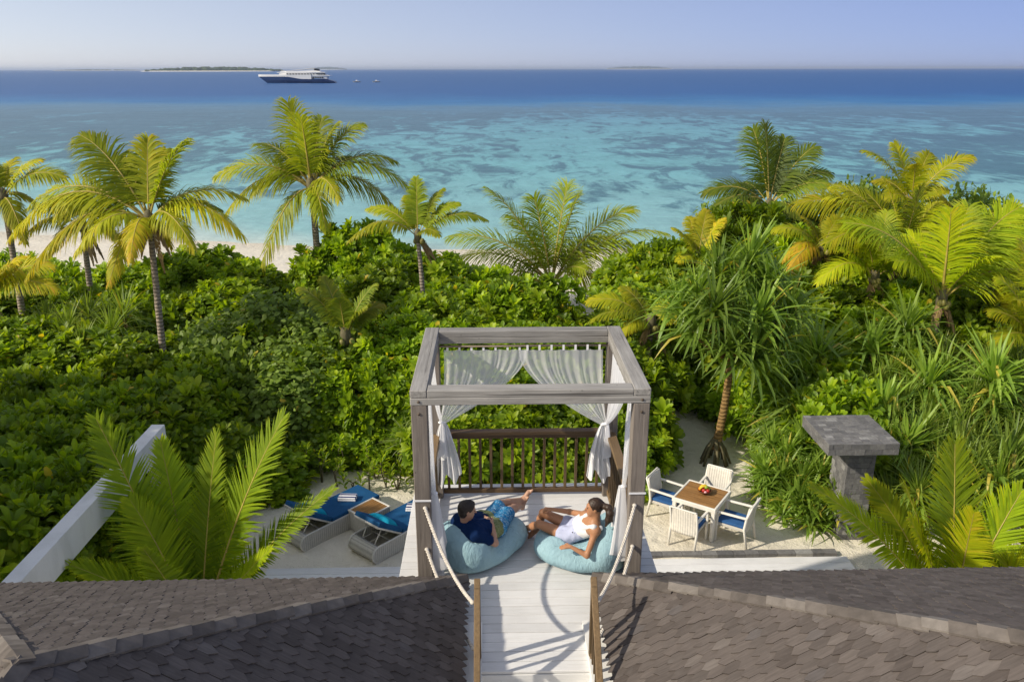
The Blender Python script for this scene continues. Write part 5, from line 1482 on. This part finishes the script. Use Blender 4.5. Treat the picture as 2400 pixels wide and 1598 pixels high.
def m_bag():
    t = NT('light_blue_bag_canvas'); v = t.coord('Object'); n = t.noise(v, 3.0, 5); w = t.noise(v, 11, 5, .6, .6)
    col = t.ramp(n, [(.3, (.27, .43, .49)), (.7, (.31, .475, .535))])
    return t.done(t.bsdf(col, .75, t.bump(t.math('ADD', t.math('MULTIPLY', t.noise(v, 5, 3), .5), t.math('MULTIPLY', t.noise(t.coord('Object', (4, 4, 1.2)), 4.0, 5, .6, 1.5), .45)), .8, .06), .25))
M_BAG = m_bag()

def crop(x0, y0, sc):
    return lambda X, Y, z: np.array(at((x0 + X / sc) / KD, (y0 + Y / sc) / KD, z=DECK + z))
JM, JW = crop(1000, 1140, 7.465), crop(1200, 1140, 7.467)
def un(v): v = np.array(v, float); return v / np.linalg.norm(v)

def hand(B, w, d, n, s, curl=.5, size=1.0):
    """Palm and five fingers from wrist w: d along the hand, n out of the back of the hand, s towards the thumb."""
    d, n, s = un(d), un(n), un(s)
    kn = [w + d * .078 * size + s * o * size for o in (.028, .010, -.009, -.027)]
    for q in kn: B.cap(w + (q - w) * .15, q, .017, .0125, .012)
    for q, L in zip(kn, (.068, .076, .070, .055)):
        d1 = un(d * math.cos(curl) - n * math.sin(curl)); d2 = un(d * math.cos(curl * 2.1) - n * math.sin(curl * 2.1))
        m = q + d1 * L * .55 * size; B.cap(q, m, .0098, .0090, .006).cap(m, m + d2 * L * .5 * size, .0090, .0075, .006)
    tb = w + d * .022 + s * .024; tm = tb + un(d * .55 + s * .8 - n * .2) * .042 * size; B.cap(tb, tm, .014, .011, .012).cap(tm, tm + un(d * .9 + s * .35 - n * .35) * .032 * size, .0105, .0085, .006)

def foot(B, ank, toe, up, side):
    d = un(toe - ank); up = un(up); side = un(side); heel = ank - up * .045 - d * .035
    B.cap(ank, heel, .036, .033, .02); ball = ank + (toe - ank) * .72 - up * .03
    B.cap(heel, ball, .031, .027, .03).cap(ank, ball + up * .012, .034, .024, .03)
    for i, o in enumerate((.030, .013, -.001, -.014, -.027)):
        q = ball + side * o; B.cap(ball + side * o * .8, q + d * (.058 - .006 * i), .016 if i == 0 else .0125, .0125 if i == 0 else .009, .008)

def head(B, c, f, u, nk, fem=False):
    f = un(f); u = un(np.array(u) - f * np.dot(f, u)); s = np.cross(f, u); e = (f, s, u)
    k = .95 if fem else 1.0
    B.ell(c + u * .022 - f * .012, e, (.098 * k, .076 * k, .092 * k), .02)
    B.ell(c - u * .035 + f * .030, e, (.062 * k, .056 * k, .080 * k), .03)
    B.cap(c - u * .088 * k + f * .060, c - u * .080 * k + f * .052, .022, .022, .03)
    B.cap(c + f * .088 * k + u * .006, c + f * .112 * k - u * .026, .009, .0125, .010)
    B.cap(c + f * .083 - u * .052 + s * .015, c + f * .083 - u * .052 - s * .015, .009, .009, .012)
    B.cap(c + f * .080 + u * .024 + s * .035, c + f * .080 + u * .024 - s * .035, .011, .011, .015)
    for q in (-1, 1): B.ell(c + s * q * .074 * k - f * .012 - u * .008, e, (.020, .009, .030), .008)
    B.cap(c - u * .045 - f * .030, nk, .050 if fem else .058, .052 if fem else .064, .03)
    return f, u, s

def eyes(parent, c, f, u, s, k=1.0, lips=False):
    for q in (-1, 1): MB().ball(Vector(c + f * .081 * k + s * q * .030 * k + u * .004), .0115, (1, 1, .8), 10).build('eye', M_EYE, parent, True)
    if lips: MB().tube([Vector(c + f * .088 - u * .050 + s * .020), Vector(c + f * .096 - u * .050), Vector(c + f * .088 - u * .050 - s * .020)], [.003, .0075, .003], 6).build('lips', M_LIP, parent, True)

# ---------------------------------------------------------------- man on the left bag
m = dict(head=JM(710, 405, .83), neck=JM(690, 615, .64), pelv=JM(1170, 640, .40), lsh=JM(560, 600, .59), rsh=JM(870, 830, .56), relb=JM(1195, 985, .40), rwri=JM(1140, 650, .56),
         lkn=JM(1290, 310, .39), rkn=JM(1455, 415, .38), rank=JM(1650, 330, .17), lank=JM(1680, 235, .24), lhip=JM(1090, 580, .41), rhip=JM(1230, 715, .40), ltoe=JM(1790, 65, .38), rtoe=JM(1715, 190, .30), lelb=JM(770, 520, .44), lwri=JM(1010, 540, .55))
mid = lambda a, b, t=.5: a + (b - a) * t
def torso(B, j, rs, k=.05):
    a, b_, c_ = rs
    B.cap(j['lsh'], j['rsh'], a * .72, a * .72, k)
    for sh, hp in (('lsh', 'lhip'), ('rsh', 'rhip')):
        top = mid(j[sh], mid(j['lsh'], j['rsh']), .38); bot = mid(j[hp], j['pelv'], .2); wst = mid(top, bot, .62)
        B.cap(top, wst, a, b_, k).cap(wst, bot, b_, c_, k)
    B.cap(j['neck'], mid(j['lsh'], j['rsh']), a * .7, a * .8, k)
man = tag(empty('person', tuple(mid(m['pelv'], m['neck']) * np.array((1, 1, 0)) + np.array((0, 0, DECK + .3)))), 'reclining person in navy tee and blue printed shorts on the left bean bag', 'person')
MO = np.array(man.location)
def part(B, name, mat, parent, O, **kw):
    me = B.mesh(name, **kw); n = len(me.vertices); co = np.empty(n * 3, np.float32); me.vertices.foreach_get('co', co)
    co = co.reshape(-1, 3) - O.astype(np.float32); me.vertices.foreach_set('co', co.ravel()); me.update()
    return obj(name, me, mat, parent)
B = Blend(.0062); torso(B, m, (.105, .095, .10))
mf = head(B, m['head'], (.92, .26, -.20), (.05, .12, 1), m['neck'])
for s_, r_ in (('l', 1), ('r', 1)):
    B.cap(m[s_ + 'sh'], m[s_ + 'elb'], .056, .044, .03).cap(m[s_ + 'elb'], m[s_ + 'wri'], .043, .028, .02)
    B.cap(m[s_ + 'hip'], m[s_ + 'kn'], .090, .060, .04).cap(m[s_ + 'kn'], mid(m[s_ + 'kn'], m[s_ + 'ank'], .35), .058, .057, .02).cap(mid(m[s_ + 'kn'], m[s_ + 'ank'], .35), m[s_ + 'ank'], .057, .036, .02)
hand(B, m['rwri'], JM(1050, 560, .60) - m['rwri'], (.1, -.5, 1), (.6, .5, .2), .45); hand(B, m['lwri'], JM(1110, 590, .58) - m['lwri'], (-.3, .3, 1), (.1, -.9, .3), .4)
foot(B, m['lank'], m['ltoe'], (-.5, -.7, .3), (.8, -.4, 0)); foot(B, m['rank'], m['rtoe'], (-.6, -.6, .3), (.7, -.6, 0))
bodyM = part(B, 'body', M_SKIN_M, man, MO)
B = Blend(.008); mt = dict(m)
a_ = dict(m); wst = .74
for q in ('lhip', 'rhip', 'pelv'):
    src = {'lhip': 'lsh', 'rhip': 'rsh', 'pelv': 'neck'}[q]; a_[q] = mid(m[src], m[q], wst)
torso(B, a_, (.122, .116, .116)); B.cap(m['neck'], mid(m['lsh'], m['rsh']), .078, .11, .03)
for s_ in 'lr': B.cap(m[s_ + 'sh'], mid(m[s_ + 'sh'], m[s_ + 'elb'], .66), .076, .068, .03)
B.cap(mid(m['neck'], m['head'], .42), mid(m['neck'], m['head'], .9), .058, .062, .005, True)
part(B, 'tee_shirt', M_TEE, man, MO, noise=lambda P: .006 * np.sin(P[..., 0] * 43 + 6 * np.sin(P[..., 1] * 17)) * np.sin(P[..., 2] * 27 + P[..., 1] * 13))
B = Blend(.008)
for sh, hp in (('lsh', 'lhip'), ('rsh', 'rhip')):
    B.cap(mid(m[sh], m[hp], .72), mid(m[hp], m['pelv'], .1), .126, .124, .05)
part(B, 'printed_shirt_hem', M_CAMO, man, MO, noise=lambda P: .005 * np.sin(P[..., 0] * 37 + 5 * np.sin(P[..., 1] * 23)) * np.sin(P[..., 2] * 31))
B = Blend(.008)
for s_ in 'lr': B.cap(mid(m[s_ + 'hip'], m['pelv'], .1), m[s_ + 'hip'], .115, .118, .04).cap(m[s_ + 'hip'], mid(m[s_ + 'hip'], m[s_ + 'kn'], .82), .114, .092, .04)
part(B, 'printed_shorts', M_SHORTS, man, MO, noise=lambda P: .006 * np.sin(P[..., 0] * 29 + 5 * np.sin(P[..., 1] * 19)) * np.sin(P[..., 2] * 33))
f, u, s_v = mf; c = m['head']; B = Blend(.006)
B.ell(c + u * .032 - f * .016, (f, s_v, u), (.106, .084, .092), .01); B.ell(c - u * .025 - f * .048, (f, s_v, u), (.060, .078, .080), .03)
B.cap(c + u * .095 + f * .02, c + u * .088 + f * .055, .028, .022, .03)
B.ell(c - u * .055 + f * .092, (f, s_v, u), (.085, .11, .115), .010, True); B.ell(c - u * .155 + f * .045, (f, s_v, u), (.10, .12, .10), .012, True)
part(B, 'hair', M_HAIR, man, MO, noise=lambda P: .0022 * np.sin(P[..., 0] * 150) * np.sin(P[..., 1] * 170 + P[..., 2] * 130))
eyes(man, c - MO, f, u, s_v)

# ---------------------------------------------------------------- woman on the right bag
w = dict(head=JW(1440, 365, .88), neck=JW(1450, 600, .70), pelv=JW(1010, 790, .34), lsh=JW(1465, 775, .62), rsh=JW(1290, 500, .66), lelb=JW(1310, 1205, .35), lwri=JW(1030, 1050, .43), rwri=JW(680, 395, .59), relb=JW(1010, 440, .56),
         rkn=JW(545, 460, .47), lkn=JW(475, 655, .40), rank=JW(420, 735, .13), lank=JW(210, 745, .11), lhip=JW(985, 860, .33), rhip=JW(1060, 700, .35), ltoe=JW(70, 785, .06), rtoe=JW(310, 850, .035))
wom = tag(empty('person', tuple(mid(w['pelv'], w['neck']) * np.array((1, 1, 0)) + np.array((0, 0, DECK + .3)))), 'reclining person in a pale romper with dark ponytail on the right bean bag', 'person')
WO = np.array(wom.location)
B = Blend(.0062); torso(B, w, (.082, .074, .092))
ch = mid(mid(w['lsh'], w['rsh']), w['pelv'], .30); fr_w = un(np.cross(w['lsh'] - w['rsh'], w['pelv'] - w['neck'])); fr_w = fr_w if fr_w[0] < 0 else -fr_w
for sh in ('lsh', 'rsh'): B.ell(mid(mid(w[sh], mid(w['lsh'], w['rsh']), .5), w['pelv'], .30) + fr_w * .055, np.eye(3), (.062, .062, .062), .04)
wf = head(B, w['head'], (-.95, .12, -.05), (.05, .10, 1), w['neck'], True)
for s_ in 'lr':
    B.cap(w[s_ + 'sh'], w[s_ + 'elb'], .043, .034, .03).cap(w[s_ + 'elb'], w[s_ + 'wri'], .035, .023, .02)
    B.cap(w[s_ + 'hip'], w[s_ + 'kn'], .088, .053, .04).cap(w[s_ + 'kn'], mid(w[s_ + 'kn'], w[s_ + 'ank'], .35), .050, .049, .02).cap(mid(w[s_ + 'kn'], w[s_ + 'ank'], .35), w[s_ + 'ank'], .049, .030, .02)
hand(B, w['lwri'], JW(900, 1050, .42) - w['lwri'], (0, -.2, 1), (.1, .9, .2), .25, .92); hand(B, w['rwri'], JW(560, 390, .58) - w['rwri'], (-.2, -.1, 1), (-.1, -.9, -.1), .75, .92)
foot(B, w['lank'], w['ltoe'], (.2, -.3, 1), (.2, .9, 0)); foot(B, w['rank'], w['rtoe'], (.4, .1, 1), (.2, .9, 0))
part(B, 'body', M_SKIN_W, wom, WO)
B = Blend(.008); r_ = dict(w)
for sh, hp in (('lsh', 'lhip'), ('rsh', 'rhip')):
    top = mid(mid(w[sh], mid(w['lsh'], w['rsh']), .38), mid(w[hp], w['pelv'], .2), .42); bot = mid(w[hp], w['pelv'], .2)
    B.cap(top, mid(top, bot, .5), .098, .090, .05).cap(mid(top, bot, .5), bot, .090, .108, .05)
    s_ = sh[0]; B.cap(w[s_ + 'hip'], mid(w[s_ + 'hip'], w[s_ + 'kn'], .20), .108, .104, .04)
part(B, 'romper', M_ROMPER, wom, WO, noise=lambda P: .005 * np.sin(P[..., 0] * 45 + 5 * np.sin(P[..., 1] * 21)) * np.sin(P[..., 2] * 35))
B = Blend(.007); G = .013
for sh, hp in (('lsh', 'lhip'), ('rsh', 'rhip')):
    top = mid(w[sh], mid(w['lsh'], w['rsh']), .38); bot = mid(w[hp], w['pelv'], .2)
    B.cap(mid(top, bot, .22), mid(top, bot, .55), .082 + G, .078 + G, .05)
    B.ell(mid(mid(w[sh], mid(w['lsh'], w['rsh']), .5), w['pelv'], .30) + fr_w * .055, np.eye(3), (.062 + G, .062 + G, .062 + G), .04)
    st_ = mid(w[sh], mid(w['lsh'], w['rsh']), .30) + un(w['neck'] - w['pelv']) * .056
    B.cap(mid(mid(w[sh], mid(w['lsh'], w['rsh']), .5), w['pelv'], .22) + fr_w * .100, st_ + fr_w * .045, .032, .030, .02).cap(st_ + fr_w * .045, st_ - fr_w * .05, .030, .030, .02).cap(st_ - fr_w * .05, mid(top, bot, .3) - fr_w * .07, .026, .030, .02)
nk0 = mid(w['lsh'], w['rsh']) + fr_w * .14
B.cap(nk0 + un(w['neck'] - w['pelv']) * .05, nk0 + un(w['pelv'] - w['neck']) * .10, .075, .020, .012, True)
part(B, 'white_top', M_TOP, wom, WO)
f, u, s_v = wf; c = w['head']; B = Blend(.006)
B.ell(c + u * .030 - f * .018, (f, s_v, u), (.102, .082, .094), .01)
B.ell(c - u * .040 + f * .085, (f, s_v, u), (.088, .10, .112), .012, True); B.ell(c - u * .17 - f * .0, (f, s_v, u), (.13, .12, .10), .012, True)
B.chain([c - f * .095 + u * .03, JW(1690, 370, .92), JW(1715, 470, .86), JW(1690, 580, .78), JW(1640, 690, .70)], [.038, .040, .046, .038, .012], .02)
B.cap(JW(1700, 480, .86), JW(1760, 610, .76), .028, .008, .02)
part(B, 'hair', M_HAIR_W, wom, WO, noise=lambda P: .0022 * np.sin(P[..., 0] * 150) * np.sin(P[..., 1] * 170 + P[..., 2] * 40))
eyes(wom, c - WO, f, u, s_v, .95, True)
for q in ((1125, 745), (1190, 690), (1060, 800)):
    MB().ball(Vector(JW(q[0], q[1], .50) - WO), .008).build('button', M_EYE, wom, True)

# ---------------------------------------------------------------- bean bags, dented by the people on them
def bag(label, parts_, who, O2, seams):
    O = np.array((*O2, DECK)); r = tag(empty('bean_bag', O), label, 'bean bag', 'light blue bean bags on the deck'); B = Blend(.016)
    for (x, y, z), ang, rr in parts_:
        ca_, sa_ = math.cos(rad(ang)), math.sin(rad(ang)); B.ell((x, y, DECK + z), ((ca_, sa_, 0), (-sa_, ca_, 0), (0, 0, 1)), rr, .14)
    j = who
    for a, b_, r0, r1 in (('neck', 'pelv', .10, .12), ('lsh', 'lhip', .10, .11), ('rsh', 'rhip', .10, .11), ('rhip', 'rkn', .09, .06), ('lhip', 'lkn', .09, .06), ):
        B.cap(j[a], j[b_], r0, r1, .05, True)
    o = part(B, 'bag', M_BAG, r, O, floor=DECK + .004, noise=lambda P: .006 * np.sin(P[..., 0] * 9 + 3 * np.sin(P[..., 1] * 7)) * np.sin(P[..., 2] * 13 + P[..., 1] * 5))
    # piped seam over the back, dropped onto the surface
    bpy.context.view_layer.update()
    for sm in seams:
        pts = []
        for p in sm:
            ok, loc, nn, _ = o.ray_cast(Vector((p[0] - O[0], p[1] - O[1], 2.0)), Vector((0, 0, -1)))
            if ok: pts.append(loc + nn * .002)
        if len(pts) > 2: MB().tube(pts, .0055, 6).build('seam', M_BAG, r, True)
    return r
def line(a, b, n=26, bow=0.0):
    a, b = np.array(a), np.array(b); d = b - a; nn = np.array((-d[1], d[0])); return [a + d * t + nn * bow * math.sin(math.pi * t) for t in np.linspace(0, 1, n)]
bag('light blue bean bag on the left of the deck, seen from behind', [((-.17, 8.83, .15), 45, (.58, .40, .19)), ((-.36, 8.60, .31), 45, (.27, .37, .27)), ((-.45, 8.56, .42), 45, (.17, .30, .17)), ((.12, 9.12, .18), 45, (.25, .30, .17))], m, (-.2, 8.8), [line((-.60, 8.75), (-.22, 8.34), bow=-.12), line((-.22, 8.34), (.22, 8.95), bow=.10)])
bag('light blue bean bag on the right of the deck, beside the near post', [((1.05, 8.70, .15), -18, (.56, .40, .19)), ((1.38, 8.58, .33), -18, (.27, .37, .32)), ((1.46, 8.60, .48), -18, (.17, .30, .19)), ((.78, 8.84, .17), -18, (.26, .32, .17))], w, (1.1, 8.7), [line((1.20, 8.36), (1.60, 8.80), bow=-.12), line((.70, 8.55), (1.25, 8.36), bow=.08)])
# ================================================================== FAR: yacht, boats, islands, haze
M_HULL = simple('navy_hull', (.018, .045, .13), .35, .08, .05, .0)
M_YW = simple('yacht_white', (.72, .71, .69), .4, .04, .1, .0)
M_YG = simple('yacht_glass', (.02, .025, .035), .15, .1, .1, 0)
YD = 660.0
yc = at(686, 191, z=-1.2); yc = Vector((at(686, 190, y=YD).x, YD, -1.2))
yl = (at(776, 190, y=YD).x - at(597, 190, y=YD).x)
yacht = tag(empty('motor_yacht', yc), 'large motor yacht with navy hull and white upper decks on the open sea', 'yacht')
k = yl / 62.0                                    # drawn for 62 m, bow to the left (-x)
def loft(name, secs, mat, parent):
    """secs: list of (x, [(halfwidth, z), ...]) with equal counts, closed to a solid."""
    b = MB(); rows = []
    for x, pr in secs:
        rows.append([b.bm.verts.new((x * k, w * k, z * k)) for w, z in pr] + [b.bm.verts.new((x * k, -w * k, z * k)) for w, z in pr[::-1]])
    n = len(rows[0])
    for r0, r1 in zip(rows, rows[1:]):
        for i in range(n): b.bm.faces.new((r0[i], r0[(i+1) % n], r1[(i+1) % n], r1[i]))
    b.bm.faces.new(rows[0][::-1]); b.bm.faces.new(rows[-1])
    return b.build(name, mat, parent)
def sheer_z(x):                                   # top of the navy paint, high at the bow, swept low aft
    t = (x + 31) / 62
    return 5.0 if t < .35 else 5.0 - 1.9 * (3 * ((t - .35) / .25) ** 2 - 2 * ((t - .35) / .25) ** 3) if t < .6 else 3.1
hs = []
for i in range(25):
    x = -31 + 62 * i / 24; t = i / 24; w = 5.2 * min(1, (t * 2.6) ** .6) * (1 - .15 * max(0, t - .8) * 5)
    rake = 6.5 * (1 - t) ** 3; aft = -4.2 * max(0, t - .9) * 10
    zt = sheer_z(x) * (1 - .0 * t); zt = zt * (1 - .55 * max(0, (t - .88) / .12))
    hs.append((x, [(w * .55 + .02, -.6), (w * .9 + .03, zt * .45), (w + .04, zt)]))
# the stem rakes forward: shift the low points aft near the bow
b = MB(); rows = []
for x, pr in hs:
    t = (x + 31) / 62; row = []
    for w, z in pr + [(-w, z) for w, z in pr[::-1]]:
        f = max(0, 1 - (z + .6) / 5.6); xx = x + f * 7.0 * max(0, 1 - t * 3.2) - (f - 1) * -0 - (1 - f) * 4.5 * max(0, (t - .85) / .15)
        row.append(b.bm.verts.new((xx * k, w * k, z * k)))
    rows.append(row)
for r0, r1 in zip(rows, rows[1:]):
    for i in range(6): b.bm.faces.new((r0[i], r0[(i+1) % 6], r1[(i+1) % 6], r1[i]))
b.bm.faces.new(rows[0][::-1]); b.bm.faces.new(rows[-1]); b.build('hull', M_HULL, yacht)
bul = []
for i in range(21):
    x = -31.2 + 43 * i / 20; t = (x + 31) / 62; w = 5.25 * min(1, (max(t, .003) * 2.6) ** .6)
    bul.append((x, [(w + .03, sheer_z(x) - .05), (w + .15, 6.6 - .3 * t)]))
loft('bulwark', bul, M_YW, yacht)
loft('main_deck_house', [(-14, [(3.4, 6.2), (3.2, 7.2)]), (-8, [(4.4, 5.6), (4.2, 7.9)]), (20, [(4.6, 3.3), (4.4, 7.9)]), (24, [(4.2, 3.3), (4.0, 5.8)])], M_YW, yacht)
loft('upper_deck_house', [(-13.5, [(2.8, 8.1), (2.5, 8.5)]), (-8, [(3.8, 8.42), (3.6, 9.0)]), (14, [(4.0, 8.42), (3.7, 9.6)]), (19, [(4.0, 8.42), (3.7, 9.0)])], M_YW, yacht)
loft('deck_overhang', [(-15.5, [(3.4, 7.7), (3.4, 8.2)]), (23, [(5.0, 7.92), (5.0, 8.4)])], M_YW, yacht)
loft('deck_overhang', [(10, [(4.9, 5.55), (4.9, 5.95)]), (26.5, [(5.1, 5.55), (5.1, 6.0)])], M_YW, yacht)
loft('sun_roof', [(-9, [(2.6, 8.9), (2.6, 9.1)]), (12, [(3.2, 11.0), (3.2, 11.4)]), (15, [(3.2, 11.0), (3.2, 11.3)])], M_YW, yacht)
loft('funnel', [(13.6, [(1.8, 9.0), (1.4, 11.2)]), (17.6, [(1.8, 9.0), (1.4, 10.8)])], M_YG, yacht)
for i in range(11):
    x = -7 + i * 2.3; MB().box((x - .75) * k, (x + .75) * k, -4.62 * k, -4.3 * k, 6.55 * k, 7.35 * k).build('window', M_YG, yacht)
for i in range(9):
    x = 6.5 + i * 1.75; MB().box((x - .6) * k, (x + .6) * k, -4.85 * k, -4.5 * k, 3.7 * k, 4.7 * k).build('window', M_YG, yacht)
for i in range(5):
    x = 17.2 + i * 1.3; MB().box((x - .45) * k, (x + .45) * k, -4.72 * k, -4.35 * k, 6.3 * k, 7.5 * k).build('window', M_YG, yacht)

def tender(px, label):
    c = at(px, 188, y=690.0); r = tag(empty('small_boat', (c.x, 690, -1.2)), label, 'boat', 'small boats beside the yacht')
    b = MB(); rows = []
    for i in range(9):
        t = i / 8; x = -3.2 + 6.4 * t; w = 1.15 * min(1, (t * 3 + .02) ** .6)
        rows.append([b.bm.verts.new((x + (.7 * (1 - t) ** 2 if z < 0 else 0), y, z)) for y, z in ((w * .5, -.2), (w, .75 + .25 * (1 - t)), (-w, .75 + .25 * (1 - t)), (-w * .5, -.2))])
    for r0, r1 in zip(rows, rows[1:]):
        for i in range(4): b.bm.faces.new((r0[i], r0[(i+1) % 4], r1[(i+1) % 4], r1[i]))
    b.bm.faces.new(rows[0][::-1]); b.bm.faces.new(rows[-1]); b.build('hull', simple('grey_boat_hull', (.28, .3, .33), .5), r)
    MB().box(-.6, .7, -.45, .45, .8, 1.75, .1).build('console', M_YW, r)
    MB().box(1.0, 2.2, -.7, .7, .78, 1.05, .05).build('seat', M_YW, r)
tender(820, 'small open boat floating just astern of the yacht')
tender(865, 'small open boat floating second from the yacht')

def m_island():
    t = NT('island_trees'); v = t.world((.02, .02, .05)); n = t.noise(v, 1, 5)
    return t.done(t.bsdf(t.ramp(n, [(.3, (.02, .04, .015)), (.7, (.07, .10, .035))]), .9, None, .1))
M_ISLE = m_island()
def island(x0, x1, D, hgt, seed, beach=True):
    a, b_ = at(x0, 163, y=D).x, at(x1, 163, y=D).x; c = (a + b_) / 2; hw = (b_ - a) / 2; rng = random.Random(seed)
    r = tag(empty('island', (c, D, -1.2)), kind='structure')
    b = MB(); n = 40
    for dz, s in ((0, 1.0),):
        ring0 = [b.bm.verts.new((math.cos(6.2832 * i / n) * hw, math.sin(6.2832 * i / n) * hw * .35, -.5)) for i in range(n)]
        ring1 = [b.bm.verts.new((math.cos(6.2832 * i / n) * hw * .95, math.sin(6.2832 * i / n) * hw * .31, hgt * .12)) for i in range(n)]
        for i in range(n): b.bm.faces.new((ring0[i], ring0[(i+1) % n], ring1[(i+1) % n], ring1[i]))
        b.bm.faces.new(ring1)
    b.build('beach', simple('far_beach', (.72, .68, .58), .9), r)
    b = MB()
    for i in range(170):
        u = rng.uniform(-.9, .9); e = (1 - abs(u) ** 2.2); v = rng.uniform(-1, 1) * .26 * math.sqrt(max(0, 1 - u * u))
        s = hgt * rng.uniform(.22, .36); z = hgt * (.14 + .62 * e * rng.uniform(.6, 1.1))
        m = Matrix.Translation((u * hw, v * hw, z * .55)) @ Matrix.Diagonal((s * rng.uniform(1.2, 2.2), s * 1.4, z * .55, 1))
        bmesh.ops.create_icosphere(b.bm, subdivisions=2, radius=1, matrix=m)
    for vv in b.bm.verts: vv.co += Vector((rng.uniform(-1, 1), rng.uniform(-1, 1), rng.uniform(-1, 1))) * hgt * .035
    o = b.build('tree_cover', M_ISLE, r); o['kind'] = 'stuff'
island(322, 662, 4300, 27, 1)
island(700, 800, 14000, 50, 2)
island(1392, 1548, 16000, 62, 3)
island(120, 330, 7800, 14, 4)

def make_haze():
    t = NT('sea_haze'); v = t.n('VolumePrincipled')
    v.inputs['Color'].default_value = (.72, .82, 1.0, 1); v.inputs['Density'].default_value = 7.5e-5; v.inputs['Anisotropy'].default_value = .3
    t.l(v.outputs[0], t.out.inputs['Volume'])
    b = MB(); b.box(-61000, 61000, -300, 60500, -14, 48)
    o = b.build('haze', t.m); tag(o, kind='stuff'); return o
make_haze()
